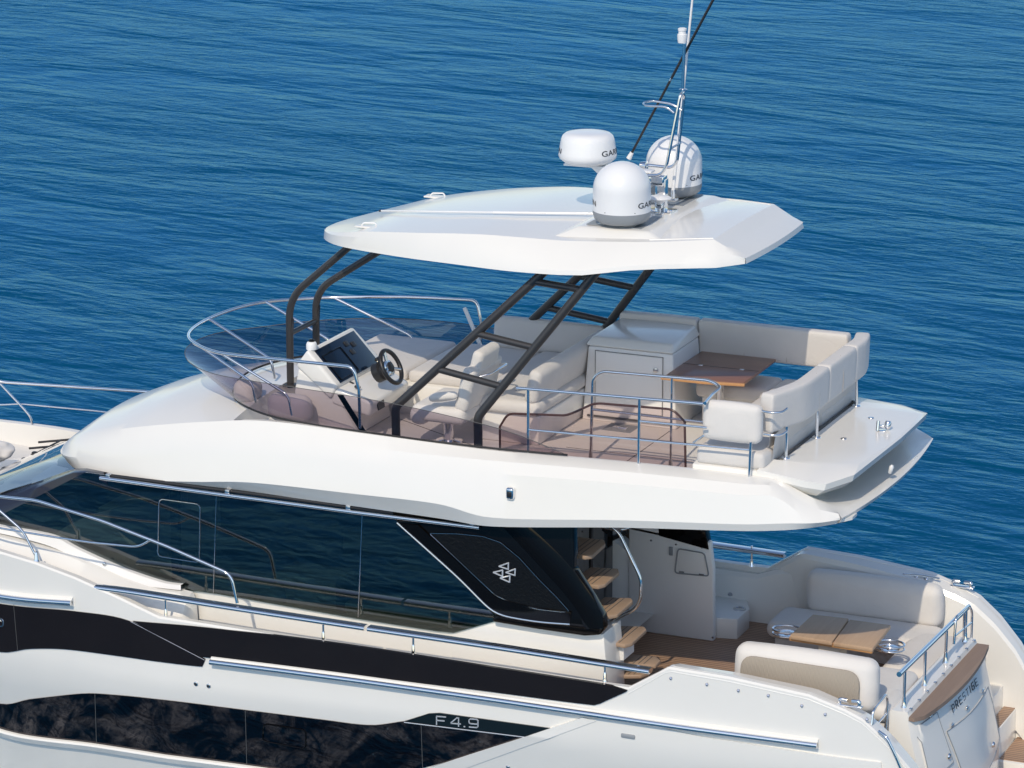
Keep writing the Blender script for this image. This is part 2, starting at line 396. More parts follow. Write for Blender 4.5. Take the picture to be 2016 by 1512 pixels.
def patch(name, top, bot, mt, out, parent=Y, n=60, m=6, thick=None, ang=40):
    """panel lying on the hull: upper and lower edge given on the hull surface"""
    T, B = cr(top, n), cr(bot, n); mb = MB(); rows = []; rowsi = []
    for t, b in zip(T, B):
        r = []
        for k in range(m+1):
            p = t.lerp(b, k/m); r.append(V(p.x, hy(p.x, p.z)-out, p.z))
        rows.append(r); rowsi.append([V(p.x, p.y+out+.03, p.z) for p in r])
    mb.grid(rows)
    for e in (lambda r: r[0], lambda r: r[-1]): mb.grid([[e(a), e(b)] for a, b in zip(rows, rowsi)])
    mb.grid([rows[0], rowsi[0]]); mb.grid([rows[-1], rowsi[-1]])
    return mb.build(name, mt, parent, ang)
# upper black stripe (two lengths that meet on a diagonal)
st_top = [H(p, q) for p, q in ((0, 1188), (148, 1203), (258, 1223))]
st_bot = [H(p, q) for p, q in ((0, 1283), (60, 1277), (130, 1278), (240, 1292), (400, 1312))]
ext = [srf(-12.6, 1.60), srf(-11.2, 1.55)]; exb = [srf(-12.6, 1.3), srf(-11.2, 1.0)]
patch('hull_stripe', ext+st_top+[H(405, 1297)], exb+st_bot+[H(404, 1300)], 'stripe_black', .012)
patch('hull_stripe', [H(p, q) for p, q in ((262, 1222), (400, 1234), (640, 1263), (900, 1302), (1190, 1347), (1236, 1358))],
      [H(p, q) for p, q in ((400, 1293), (600, 1317), (900, 1353), (1173, 1388), (1185, 1383), (1234, 1361))], 'stripe_black', .014)
# moulded ledge under the forward stripe
def ledge(name, pts, dz, out, parent=Y, mt='gelcoat', up=.012):
    P = cr(pts, 70); rows = []
    for p in P:
        rows.append([V(p.x, hy(p.x, p.z)+.02, p.z+up), V(p.x, hy(p.x, p.z)-out*.8, p.z+up*.3), V(p.x, hy(p.x, p.z)-out, p.z-.012), V(p.x, hy(p.x, p.z-dz)-out*.9, p.z-dz*.8), V(p.x, hy(p.x, p.z-dz)+.02, p.z-dz)])
    mb = MB(); mb.grid(rows); mb.face(rows[0]); mb.face(rows[-1][::-1]); return mb.build(name, mt, parent, 35)
# lower hull windows
lw_top = [H(p, q) for p, q in ((0, 1385), (60, 1376), (150, 1366), (190, 1365), (300, 1375), (480, 1397), (640, 1417), (700, 1425), (740, 1427), (790, 1420), (800, 1419))]
lw_bot = [H(p, q) for p, q in ((0, 1433), (190, 1463), (485, 1505), (640, 1527), (830, 1545))]
hw = patch('hull_window', [srf(-12.4, .18), srf(-11.2, .24)]+lw_top+[H(900, 1432), H(1000, 1445), H(1048, 1452)], [srf(-12.4, .12), srf(-11.2, .04)]+lw_bot[:4]+[H(700, 1532), H(830, 1512), H(1000, 1464), H(1046, 1453)], 'hull_glass', .012, n=90)
# dark cabin volume seen through the hull windows
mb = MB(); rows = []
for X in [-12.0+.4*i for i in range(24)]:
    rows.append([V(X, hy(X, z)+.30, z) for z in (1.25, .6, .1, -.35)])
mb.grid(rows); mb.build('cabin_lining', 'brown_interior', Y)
def frame_rr(P4, r, w_=.008):                           # rounded outline tube through 4 corners
    mb = MB(); mb.tube(P4, w_, 6, closed=True, fil=r); return mb
f4 = [H(520, 1424, .016), H(603, 1437, .016), H(603, 1474, .016), H(518, 1458, .016)]
frame_rr(f4, .06).build('porthole_frame', 'black_gloss', Y)
f5 = [H(-40, 1212, .016), H(8, 1218, .016), H(8, 1233, .016), H(-40, 1229, .016)]
frame_rr(f5, .05).build('porthole_frame', 'steel', Y)
for (px, t, b) in ((188, 1366, 1463), (484, 1398, 1505), (830, 1424, 1511)):
    mb = MB(); mb.tube([H(px, t, .013), H(px+3, b, .013)], .004, 6); mb.build('window_joint', 'seam', Y)
mb = MB(); mb.tube([H(28, 1190, .013), H(36, 1281, .013)], .003, 6); mb.build('window_joint', 'seam', Y)
mb = MB(); mb.tube([H(258, 1223, .014), H(404, 1299, .014)], .0035, 6); mb.build('stripe_joint', 'steel', Y)
# bright sill below the windows and along the aft quarter
ledge('window_sill', [srf(-12.4, .10), srf(-11.2, .02)]+[H(p, q) for p, q in ((0, 1436), (190, 1466), (485, 1508), (640, 1530))], .10, .055, up=.03)
# model plate
pp = [H(p, q, .016) for p, q in ((797, 1419), (845, 1404), (866, 1403), (1091, 1434), (1056, 1452))]
mb = MB(); mb.prism(pp, (0, .03, 0)); pl = mb.build('name_plate', 'pillar_gloss', Y)
pl.data.materials.clear(); pl.data.materials.append(mat('plate_glass', (.008, .014, .018), .15, coat=0, spec=.35))
mb = MB(); mb.tube([H(797, 1421, .018), H(1056, 1453, .018)], .006, 6); mb.build('plate_trim', 'letter_silver', Y)
# stroke lettering on a plane: origin o, unit vectors u (reading direction) and v (up)
GL = {'P': [[(0, 0), (0, 1), (.8, 1), (1, .8), (1, .55), (.8, .42), (.25, .42)]], 'R': [[(0, 0), (0, 1), (.8, 1), (1, .8), (1, .6), (.8, .42), (.25, .42)], [(.6, .42), (1, 0)]],
      'E': [[(1, 1), (0, 1), (0, 0), (1, 0)], [(0, .5), (.85, .5)]], 'S': [[(1, 1), (.15, 1), (0, .85), (0, .6), (.15, .5), (.85, .5), (1, .4), (1, .15), (.85, 0), (0, 0)]],
      'T': [[(0, 1), (1, 1)], [(.5, 1), (.5, 0)]], 'I': [[(.5, 0), (.5, 1)]], 'G': [[(1, 1), (.15, 1), (0, .85), (0, .15), (.15, 0), (1, 0), (1, .5), (.45, .5)]],
      'F': [[(1, 1), (0, 1), (0, 0)], [(0, .5), (.85, .5)]], '4': [[(.85, 0), (.85, 1), (.65, 1), (0, .35), (0, .28), (1.05, .28)]], '.': [[(.4, 0), (.6, 0)]],
      '9': [[(.05, 0), (.85, 0), (1, .15), (1, .85), (.85, 1), (.15, 1), (0, .85), (0, .55), (.15, .42), (1, .42)]]}
def strokes(mb, text, o, u, v, h, wd, gap, th=.13, depth=.004):
    u = Vector(u).normalized(); v = Vector(v).normalized(); nrm = u.cross(v).normalized(); x = 0; t = th*h
    for ch in text:
        ww = wd*(.35 if ch in 'I.' else 1)
        for st in GL.get(ch, []):
            pts = [Vector((x+a*ww, b*h, 0)) for a, b in st]
            for a, b in zip(pts, pts[1:]):
                d = (b-a).normalized(); s_ = Vector((-d.y, d.x, 0))*t*.5; a2 = a-d*t*.45; b2 = b+d*t*.45
                q = [a2-s_, b2-s_, b2+s_, a2+s_]; q = [o+u*k.x+v*k.y+nrm*depth for k in q]
                mb.add(q+[k-nrm*(depth+.003) for k in q], [[0, 1, 2, 3], [0, 1, 5, 4], [1, 2, 6, 5], [2, 3, 7, 6], [3, 0, 4, 7]])
        x += ww+gap
    return x
o1, o2, o3 = H(861, 1425, .018), H(931, 1430.5, .018), H(861, 1409, .018)
u_ = (o2-o1); hgt = (o3-o1).length
mb = MB(); strokes(mb, 'F', o1, u_, o3-o1, hgt, .105, .05); strokes(mb, '4.9', o1+u_.normalized()*.17, u_, o3-o1, hgt, .105, .035)
t_ = mb.build('model_lettering', 'letter_silver', pl); tag(t_, 'silver letters reading F 4.9')
# rub rails
def rubrail(pts, name='rub_rail'):
    P = cr(pts, 60); rows = []; rows2 = []
    for p in P:
        y = hy(p.x, p.z); z = p.z
        rows.append([V(p.x, y+.02, z+.075), V(p.x, y-.035, z+.055), V(p.x, y-.045, z+.02), V(p.x, y-.035, z-.035), V(p.x, y+.02, z-.055)])
        c = V(p.x, y-.045, z+.008); rows2.append([c+V(0, .03*math.cos(a)-.008, .032*math.sin(a)) for a in [k*math.pi/5 for k in range(10)]])
    mb = MB(); mb.mat('gelcoat').grid(rows); mb.face(rows[0]); mb.face(rows[-1])
    r = mb.build(name, None, Y, 30)
    mb = MB(); mb.grid(rows2, True); mb.face(rows2[0]); mb.face(rows2[-1]); s_ = mb.build('steel_strip', 'chrome', r, 50)
    return r
rubrail([H(p, q) for p, q in ((418, 1302), (640, 1330), (900, 1366), (1100, 1395), (1300, 1424), (1612, 1466))])
rubrail([srf(-12.5, 1.72), srf(-11.2, 1.69)]+[H(0, 1172), H(145, 1186)])
# exhaust / drain fittings
for px, py in ((386, 1346), (411, 1350)):
    p = H(px, py); mb = MB(); M = rot('X', 90)
    mb.mat('steel').lathe([(.026, 0), (.026, .012), (.019, .016)], p+V(0, .004, 0), 18, M); mb.mat('rubber').lathe([(.014, 0), (.014, .02)], p, 14, M); mb.build('drain_fitting', None, Y)
# aft quarter: raised panel with a bright diagonal fold, recessed catch
q_t = [H(p, q) for p, q in ((840, 1513), (905, 1491), (1045, 1446), (1149, 1411))]; q_b = [H(p, q) for p, q in ((905, 1516), (960, 1496), (1065, 1458), (1175, 1418))]
patch('quarter_fold', q_t, q_b, 'gelcoat', .03)
patch('quarter_panel', [H(p, q) for p, q in ((905, 1508), (1149, 1416), (1400, 1452), (1640, 1488), (1735, 1500))], [srf(-4.2, .2), srf(-2.6, .2), srf(-1.5, .2), srf(-.2, .2), srf(.6, .3)], 'gelcoat', .022)
p = H(1238, 1448, .02); mb = MB(); mb.box(p, (.16, .03, .05), bev=.014); mb.build('catch_recess', 'plastic_grey', Y)
p = H(1002, 1508, .02); mb = MB(); mb.box(p, (.05, .03, .03), bev=.01); mb.build('fender_eye', 'steel', Y)

# ---- aft wings (bulwark coamings round the cockpit)
def wing(sgn):
    top = [(-2.3, 1.64), (-1.85, 1.955), (-1.2, 1.93), (-.35, 1.85), (.03, 1.74), (.22, 1.66), (.47, 1.46), (.72, 1.19), (1.0, .75), (1.2, .3)]
    rows = []
    for X in [-2.3+.07*i for i in range(51)]:
        z = lerpt(top, X); yo = hy(X, z)
        wi = lerpt([(-2.3, .10), (-1.85, .22), (-.4, .30), (.3, .26), (1.2, .22)], X)
        zi = z-lerpt([(-2.3, 0), (-1.8, .03), (0, .04), (1.2, .02)], X)
        zb = max(-.5, lerpt([(-2.3, 1.05), (.3, 1.05), (.5, .5), (1.2, -.2)], X))
        r = [V(X, yo-.004, z-.05), V(X, yo+.015, z-.012), V(X, yo+.05, z), V(X, yo+.05+wi*.45, z-.02), V(X, yo+wi, zi), V(X, yo+wi+.03, zi-.05), V(X, yo+wi+.05, zb)]
        rows.append([mir(p) for p in r] if sgn > 0 else r)
    mb = MB(); mb.grid(rows); return mb.build('quarter_coaming', 'gelcoat', Y, 24)
wing(-1); wing(1)
for px, py in ((1321, 1335), (1392, 1347), (1454, 1359), (1513, 1369), (1579, 1389), (1625, 1406), (1707, 1416)):
    p = H(px, py, .0); p.y -= .004; M = rot('X', 60)
    mb = MB(); mb.lathe([(.017, -.01), (.017, .006), (.012, .010), (.003, .010)], p, 14, M); mb.build('snap_stud', 'steel', Y)
def cleat_pop(c, yaw=0, L=.26):                         # looped chock
    t = MB(); M = rot('Z', yaw); c = Vector(c)
    def q(x, y, z): return c+M @ V(x, y, z)
    t.tube([q(-L*.40, 0, .0), q(-L*.42, 0, .065), q(-L*.10, .01, .055)], .021, 12, fil=.04); t.tube([q(L*.40, 0, .0), q(L*.42, 0, .065), q(L*.10, .01, .055)], .021, 12, fil=.04)
    t.box(q(0, 0, .008), (L*1.1, .07, .02), M, bev=.008); t.build('mooring_chock', 'chrome', Y, 50)
cleat_pop((.05, -2.07, 1.745)); cleat_pop((.02, 2.07, 1.75))
def cleat_bar(a, b, zb):                                # horn cleat on two legs
    a, b = Vector(a), Vector(b); t = MB(); t.tube([a, a.lerp(b, .5)+V(0, 0, .012), b], .016, 10)
    for k in (.36, .64):
        m_ = a.lerp(b, k); t.tube([m_, V(m_.x, m_.y, zb)], .018, 10); t.lathe([(.035, 0), (.03, .012), (.018, .02)], V(m_.x, m_.y, zb), 14)
    t.build('horn_cleat', 'chrome', Y, 50)
a = A(1778, 1131, y=1.98); b = A(1850, 1140, y=1.98); cleat_bar(a, b, lerpt(ZG, -.4)-.03)

# ---- gunwale rail: flat polished top strip on stanchions
def flat_rail(pts, sgn=1, wide=.085, th=.03):
    rows = []
    for i, p in enumerate(pts):
        p = Vector(p); r = [V(p.x, p.y+math.copysign(abs(math.cos(t))**.6, math.cos(t))*wide/2, p.z-th*.5+math.copysign(abs(math.sin(t))**.75, math.sin(t))*th*.58) for t in [2*math.pi*k/18 for k in range(18)]]
        rows.append(r)
    mb = MB(); mb.grid(rows, True); mb.face(rows[0]); mb.face(rows[-1]); return mb
ry = -2.13
def rp(px, py): return A(px, py, y=ry)
r1 = [rp(190, 1151), rp(260, 1160), rp(450, 1190), rp(721, 1231)]
r2 = [rp(727, 1232), rp(1000, 1272), rp(1281, 1316)]
for r_, st in ((r1, (327, 637)), (r2, (814, 1191))):
    P = cr(r_, 24)
    if r_ is r1: P[0].z -= .0
    rail = flat_rail(P, wide=.13, th=.05).build('gunwale_rail', 'chrome', Y, 70)
    for px in st:
        q = min(P, key=lambda p: abs(A(px, 1200, y=ry).x-p.x)); x = A(px, 1200+ (px-190)*.14, y=ry).x; z = lerpt([(p.x, p.z) for p in P], x)
        t = MB(); t.tube([V(x, ry, z-.02), V(x, ry, 1.66)], .013, 10); t.lathe([(.03, 0), (.022, .03), (.018, .09), (.014, .1)], V(x, ry, 1.655), 14); t.build('stanchion', 'chrome', rail, 50)
PS = [mir(p) for p in cr(r2, 24)]; rail = flat_rail(PS, wide=.13, th=.05).build('gunwale_rail', 'chrome', Y, 70)
p = A(1480, 1100, y=2.13); t = MB(); t.tube([V(p.x, 2.13, 1.9), V(p.x, 2.13, 1.66)], .014, 10); t.lathe([(.035, 0), (.024, .03), (.018, .08)], V(p.x, 2.13, 1.655), 14); t.build('stanchion', 'chrome', rail, 50)
# ---- side decks, foredeck
mb = MB(); rows = []
for X in [-14.4+.3*i for i in range(38)]:
    yy = -hy(X, lerpt(ZG, X))-.1; z = lerpt([(-14.4, 2.5), (-12, 2.1), (-9.9, 1.75), (-8, 1.3), (-3, 1.28)], X)
    rows.append([V(X, -yy, z), V(X, -yy*.5, z), V(X, 0, z), V(X, yy*.5, z), V(X, yy, z)])
mb.grid(rows); mb.build('side_deck', 'deck_grip', Y)

# ---- bow rails
def tubeobj(pts, r, name, parent=Y, m='chrome', fil=.08, n=10):
    return MB().tube(pts, r, n, fil=fil).build(name, m, parent, 50)
by = -2.12
bowr = tubeobj([V(-14.2, -.75, 3.25), V(-12.6, -1.75, 3.0), V(-11.4, -2.02, 2.86), A(0, 978, y=by), A(70, 985, y=by), A(200, 1025, y=by), A(330, 1076, y=by), A(455, 1131, y=by), A(467, 1187, y=by)], .018, 'bow_rail', fil=.1)
tubeobj([V(-12.6, -1.9, 2.65), A(0, 1040, y=by), A(110, 1058, y=by), A(180, 1068, y=by), A(272, 1077, y=by), A(299, 1061, y=by)], .012, 'rail_bar', bowr, fil=.1)
for a_, b_, c_ in (((-30, 980), (45, 1045), (72, 1098)),):
    tubeobj([A(*a_, y=by), A(*b_, y=by), A(*c_, y=by)], .014, 'stanchion', bowr)
tubeobj([V(-13.2, -1.45, 3.05), V(-12.6, -1.55, 2.45)], .014, 'stanchion', bowr)
p = A(72, 1100, y=by); MB().lathe([(.04, 0), (.028, .03), (.02, .1), (.016, .11)], p-V(0, 0, .03), 14).build('rail_foot', 'chrome', bowr, 50)
sy = 1.9
bows = tubeobj([V(-14.2, .75, 3.25), V(-12.6, 1.7, 3.0), A(0, 752, y=1.8), A(150, 762, y=2.0), A(300, 772, y=2.1), A(420, 800, y=2.12)], .018, 'bow_rail', fil=.1)
tubeobj([V(-12.8, 1.7, 2.6), A(0, 797, y=1.85), A(40, 795, y=1.9), A(190, 809, y=2.05), A(320, 825, y=2.1)], .010, 'rail_bar', bows, fil=.05)
tubeobj([A(0, 755, y=1.8), A(50, 808, y=1.88), A(63, 825, y=1.9), A(63, 856, y=1.9)], .014, 'stanchion', bows, fil=.1)

# ---- deckhouse
WY = -1.66
def W(px, py, o=0.): return A(px, py, y=WY-o)
mb = MB()
# white body below and behind the windows
body = [V(-10.6, WY+.03, 1.25), V(-2.75, WY+.03, 1.25), W(1190, 1300, -.03), W(1188, 1250, -.03), W(970, 1221, -.03), W(890, 1244, -.03), W(862, 1241, -.03), W(700, 1216, -.03), W(430, 1168, -.03), W(355, 1158, -.03), W(240, 1122, -.03), W(150, 1085, -.03), W(0, 1042, -.03), V(-10.6, WY+.03, 2.2)]
mb.prism(body, (0, .08, 0)); mb.prism([mir(p) for p in body], (0, -.08, 0))
mb.build('deckhouse_side', 'gelcoat', Y)
# forward white shoulder of the side deck, with its grey upper face
sh = MB(); rows = []
for px, yo, yi in ((-60, 1092, 1040), (0, 1098, 1052), (80, 1120, 1073), (150, 1142, 1095), (240, 1178, 1135), (300, 1200, 1155), (352, 1220, 1163)):
    o_ = A(px, yo, y=-2.0); i_ = A(px+6, yi, y=WY-.06); rows.append([V(o_.x, -2.08, o_.z-.10), V(o_.x, -2.0, o_.z-.02), V(i_.x, WY-.16, i_.z+.0), V(i_.x, WY-.02, i_.z+.005)])
e_ = rows[-1]; rows.append([V(e_[0].x+.06, e_[0].y+.10, e_[0].z-.03), V(e_[1].x+.10, e_[1].y+.10, e_[1].z-.06), V(e_[2].x+.14, e_[2].y, e_[2].z-.05), V(e_[3].x+.14, e_[3].y, e_[3].z-.04)]); rows.append([V(p.x+.03, WY-.01, 1.45) for p in rows[-1]]); G4 = [cr([r[k] for r in rows], 34) for k in range(4)]; sh.grid([[V(p.x, p.y, 1.3) for p in G4[0]]]+G4); sh.build('deck_shoulder', 'gelcoat', Y, 40)
gp = MB(); a_ = cr([W(p, q, .06) for p, q in ((-60, 1022), (0, 1036), (70, 1048), (110, 1058), (150, 1080), (240, 1120), (320, 1147), (356, 1152))], 40); b_ = cr([W(p, q, .10) for p, q in ((-60, 1040), (0, 1050), (60, 1064), (100, 1076), (140, 1094), (230, 1134), (280, 1152), (356, 1162))], 40)
gp.grid([[V(t.x, WY+.02, t.z) for t in a_], a_, b_, [V(t.x, WY+.02, t.z-.02) for t in b_]]); gp.build('window_coaming', 'gelcoat_matt', Y)
MB().lathe([(.022, 0), (.018, .008), (.008, .01)], W(205, 1110, .09), 14, rot('X', 80)).build('bolt', 'steel', Y)
# side window glass
gl = [(168, 930), (330, 950), (500, 966), (740, 1000), (800, 1024), (985, 1225), (972, 1224), (893, 1246), (860, 1243), (700, 1218), (430, 1170), (355, 1160), (240, 1122), (150, 1082), (100, 1060), (-40, 1035)]
gpts = [W(p, q) for p, q in gl]
side = MB().prism(gpts, (0, .012, 0)).build('side_window', 'cabin_glass', Y)
MB().prism([mir(p) for p in gpts], (0, -.012, 0)).build('side_window', 'cabin_glass', Y)
for x1, y1, x2, y2, r_ in ((426, 972, 420, 1168, .004), (713, 1014, 705, 1215, .005)):
    MB().tube([W(x1, y1, .003), W(x2, y2, .003)], r_, 6).build('glass_joint', 'steel', side)
MB().tube([W(313, 982, .004), W(394, 993, .004), W(392, 1108, .004), W(310, 1095, .004)], .006, 6, closed=True, fil=.06).build('vent_frame', 'steel', side)
# inside the saloon: floor, sofas, worktop
mb = MB()
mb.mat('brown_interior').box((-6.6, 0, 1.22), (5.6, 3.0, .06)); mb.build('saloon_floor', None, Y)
mb = MB(); mb.mat('beige_interior'); cushion(mb, (-7.75, -1.05, 1.66), (1.9, .5, .45), r=.1); mb.build('saloon_sofa', None, Y); mb = MB(); mb.mat('beige_interior'); cushion(mb, (-5.9, .9, 1.7), (2.2, .6, .5), r=.1); mb.build('saloon_sofa', None, Y)
mb = MB(); mb.mat('beige_interior').box((-6.55, -.95, 1.62), (.75, .5, .76), bev=.02); mb.build('galley_unit', None, Y)
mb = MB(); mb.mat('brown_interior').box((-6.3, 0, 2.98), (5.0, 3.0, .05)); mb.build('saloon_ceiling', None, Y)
mb = MB(); mb.mat('beige_interior').box((-5.35, -1.1, 1.55), (1.3, .5, .55), bev=.02); mb.build('saloon_counter', None, Y)
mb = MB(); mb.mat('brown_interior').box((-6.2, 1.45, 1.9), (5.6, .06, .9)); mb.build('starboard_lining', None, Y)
mb = MB(); mb.mat('beige_interior'); mb.box((-8.7, -.9, 2.62), (.9, .7, .05), rot('Y', -18), bev=.01); mb.build('sun_visor', None, Y)
mb = MB(); mb.mat('black_plastic').box((-8.0, -1.5, 2.4), (.1, .06, 1.2)); mb.build('window_post', None, Y)
# steel awning track under the flybridge
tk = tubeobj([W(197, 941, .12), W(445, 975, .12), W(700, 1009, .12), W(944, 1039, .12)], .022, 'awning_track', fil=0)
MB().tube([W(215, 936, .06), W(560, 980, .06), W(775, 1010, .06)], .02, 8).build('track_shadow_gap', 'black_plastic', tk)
for px, py in ((213, 942), (448, 973), (686, 1004), (930, 1035)):
    p = W(px, py, .10); MB().box(p+V(0, .02, .01), (.055, .07, .085), bev=.006).build('track_bracket', 'steel', tk)
# windscreen pillar and windscreen
def sect(P, Q, n=14): return [P.lerp(Q, k/(n-1)) for k in range(n)]
pt = [V(-8.85, -1.58, 3.05), V(-9.25, -1.5, 3.02), V(-10.26, -1.5, 2.58), V(-11.2, -1.5, 2.17)]
pb = [V(-8.75, -1.66, 2.93), V(-9.2, -1.64, 2.93), V(-10.27, -1.64, 2.30), V(-11.3, -1.64, 1.80)]
mb = MB(); rows = [cr(pt, 20), [a.lerp(b, .5)+V(0, -.05, .03) for a, b in zip(cr(pt, 20), cr(pb, 20))], cr(pb, 20), [p+V(0, .14, -.05) for p in cr(pb, 20)], [p+V(0, .14, -.05) for p in cr(pt, 20)]]
mb.grid(rows+[rows[0]]); mb.build('windscreen_pillar', 'pillar_gloss', Y, 50)
mb = MB(); mb.grid([[mir(p) for p in r] for r in rows+[rows[0]]]); mb.build('windscreen_pillar', 'pillar_gloss', Y, 50)
top = cr([V(-9.25, -1.5, 3.0), V(-9.75, -.9, 2.96), V(-9.95, 0, 2.94), V(-9.75, .9, 2.96), V(-9.25, 1.5, 3.0)], 30)
bot = cr([V(-11.15, -1.52, 2.19), V(-11.55, -.9, 2.14), V(-11.68, 0, 2.10), V(-11.55, .9, 2.12), V(-11.1, 1.5, 2.17)], 30)
mb = MB(); mb.grid([top, [a.lerp(b, .5)+V(-.03, 0, .035) for a, b in zip(top, bot)], bot]); ws = mb.build('windscreen_glass', 'windshield_glass', Y, 60)
mb = MB(); mb.grid([[p+V(.06, 0, .012) for p in bot], [p+V(-.12, 0, -.02) for p in bot]]); mb.build('glass_border', 'black_gloss', ws)
# foredeck coachroof in front of the windscreen
mb = MB(); rows = [[p+V(-.02, 0, -.03) for p in bot], [V(p.x-.35, p.y*.97, p.z-.05) for p in bot], [V(p.x-.9, p.y*.8, p.z-.1) for p in bot], [V(p.x-1.0, p.y*.82, p.z-.3) for p in bot]]
mb.grid(rows); mb.build('coachroof', 'gelcoat', Y, 40)
# dashboard seen through the windscreen
mb = MB(); mb.mat('cabinet_white').prism([A(62, 943, z=2.25), A(105, 915, z=2.25), A(135, 922, z=2.25), A(95, 950, z=2.25)], (0, 0, -.1)); mb.build('helm_dash', None, Y)
mb = MB(); mb.mat('black_plastic'); mb.grid([[V(p.x+.35, p.y*.92, 2.0) for p in bot], [V(p.x+1.4, p.y*.92, 2.02) for p in bot], [V(p.x+1.5, p.y*.92, 1.3) for p in bot]]); mb.build('dash_board', None, Y)
# wipers
for (bx, byy, tx, ty, mid) in ((25, 925, 118, 868, (70, 893)), (10, 925, 100, 880, (50, 905)), (0, 948, 104, 893, (50, 922))):
    a_ = A(bx, byy, z=2.22); c_ = A(tx, ty, z=2.3); m_ = A(*mid, z=2.34)
    t = MB(); t.tube([a_, m_, c_], .012, 8); t.tube([c_+V(-.25, -.1, -.02), c_+V(.25, .25, .0)], .014, 8); t.tube([a_+V(.02, .04, .0), m_+V(.02, .05, .0)], .009, 6)
    t.box(a_, (.08, .08, .07), bev=.02); t.box(m_, (.09, .06, .05), bev=.015); t.build('wiper', 'black_plastic', Y, 40)
# ---- black side fairing with emblem (behind the windows, runs up to the flybridge)
FY = -1.74
def F_(px, py, o=0.): return A(px, py, y=FY-o)
out = [(781, 1028), (986, 1216), (970, 1224), (1060, 1240), (1150, 1252), (1180, 1250), (1188, 1240), (1186, 1215), (1165, 1180), (1120, 1120), (1085, 1065), (1080, 1030)]
mb = MB(); mb.prism([F_(p, q) for p, q in [(776, 1024), (978, 1213), (969, 1216), (969, 1225), (1060, 1240), (1150, 1253), (1180, 1251), (1189, 1240), (1187, 1215), (1165, 1176), (1130, 1122), (1128, 1020)]], (0, .14, 0), bev=.03, seg=3)
fair = mb.build('side_fairing', 'black_gloss', Y, 50)
ridge = cr([F_(p, q, .03) for p, q in ((1010, 1036), (1050, 1076), (1100, 1128), (1140, 1172), (1160, 1205), (1166, 1238))], 24)
lo = cr([F_(p, q, .005) for p, q in ((992, 1040), (1030, 1080), (1080, 1134), (1120, 1180), (1142, 1212), (1150, 1240))], 24)
hi = cr([F_(p, q, .0) for p, q in ((1040, 1034), (1075, 1066), (1120, 1112), (1160, 1165), (1184, 1208), (1188, 1238))], 24)
MB().grid([lo, ridge, hi]).build('fairing_ridge', 'black_gloss', fair, 70)
tr = MB()
P1 = cr([F_(p, q, .005) for p, q in ((782, 1029), (850, 1090), (905, 1140), (955, 1190), (975, 1205), (1000, 1214), (1060, 1224), (1122, 1229))], 40)
tr.tube(P1, .012, 8); tr.build('trim_strip', 'steel', fair)
tr = MB(); P2 = cr([F_(p, q, .012) for p, q in ((808, 1033), (900, 1120), (965, 1182), (1000, 1196), (1060, 1202), (1124, 1208))], 40); P3 = cr([F_(p, q, .02) for p, q in ((822, 1033), (910, 1115), (975, 1172), (1010, 1186), (1060, 1196), (1124, 1205))], 40)
tr.grid([P1, P2, P3]); tr.build('fairing_bevel', 'black_gloss', fair, 60)
q_ = [(845, 1050), (900, 1051), (950, 1056), (985, 1068), (1022, 1098), (1060, 1140), (1095, 1175), (1121, 1204), (1105, 1205), (1060, 1200), (1005, 1186), (975, 1172), (930, 1130)]
pq = MB(); pq.prism([F_(p, q, .012) for p, q in q_], (0, .03, 0)); quilt = pq.build('quilted_panel', 'black_quilt', fair)
MB().tube([F_(p, q, .014) for p, q in q_], .0035, 6, closed=True, fil=.03).build('panel_seam', 'steel', fair)
em = MB()
for t3 in (((1205, 425), (1263, 404), (1262, 444)), ((1170, 463), (1227, 449), (1226, 488)), ((1248, 463), (1305, 442), (1303, 482)), ((1213, 498), (1272, 484), (1270, 524))):
    P = [F_(600+a/3.15, 980+b/3.15, .020) for a, b in t3]; em.tube(P, .0085, 6, closed=True, fil=.001)
tag(em.build('emblem', 'letter_silver', fair), 'emblem of four small outlined silver triangles')

# ---- aft end of the deckhouse: white corner below the fairing
mb = MB(); c1 = [A(p, q, y=-1.64) for p, q in ((890, 1243), (970, 1222), (1150, 1250), (1188, 1248), (1196, 1340), (1196, 1390), (890, 1390))]
mb.prism(c1, (0, .5, 0), bev=.012); mb.build('deckhouse_corner', 'gelcoat', Y)
mb = MB(); mb.mat('smoke_glass').box((-3.78, -.2, 2.1), (.03, 2.4, 1.9)); mb.build('saloon_door', None, Y)
for y_, w_ in ((-1.3, .12), (.35, .06)): MB().box((-3.80, y_, 2.1), (.1, w_, 1.95)).build('door_frame', 'black_plastic', Y)

# ---- cockpit: teak sole, bulwark lining, storage tower
mb = MB(); mb.box((-1.78, 0, 1.02), (4.04, 4.1, .06)); mb.build('teak_sole', 'teak_deck', Y)
mb = MB(); rows = []
for k in range(20):
    X = -3.9+4.1*k/19; z = min(1.68 if X < -2.0 else 1.70, lerpt(ZG, X)-.07)
    rows.append([V(X, 2.14, z), V(X, 2.06, z+.005), V(X, 2.02, z-.04), V(X, 1.95, 1.04)])
mb.grid(rows); mb.build('bulwark_lining', 'gelcoat', Y, 30)
TY = 1.12
tw = [A(1238, 1030, y=TY), A(1403, 1045, y=TY), A(1407, 1120, y=TY), A(1408, 1263, y=TY)]
b0 = V(-3.62, TY, 1.05); b1 = V(-2.58, TY, 1.05)
mb = MB(); mb.prism([b0, b1, V(-2.60, TY, 1.9), V(-2.64, TY, 2.22), V(-3.62, TY, 2.3)], (0, .10, 0), bev=.02); tower = mb.build('storage_tower', 'cabinet_white', Y)
mb = MB(); mb.prism([V(-3.25, TY-.012, 2.22), V(-2.65, TY-.012, 2.13), V(-2.72, TY-.012, 2.5), V(-3.28, TY-.012, 2.55)], (0, .13, 0), bev=.01); mb.build('black_cap', 'black_gloss', tower)
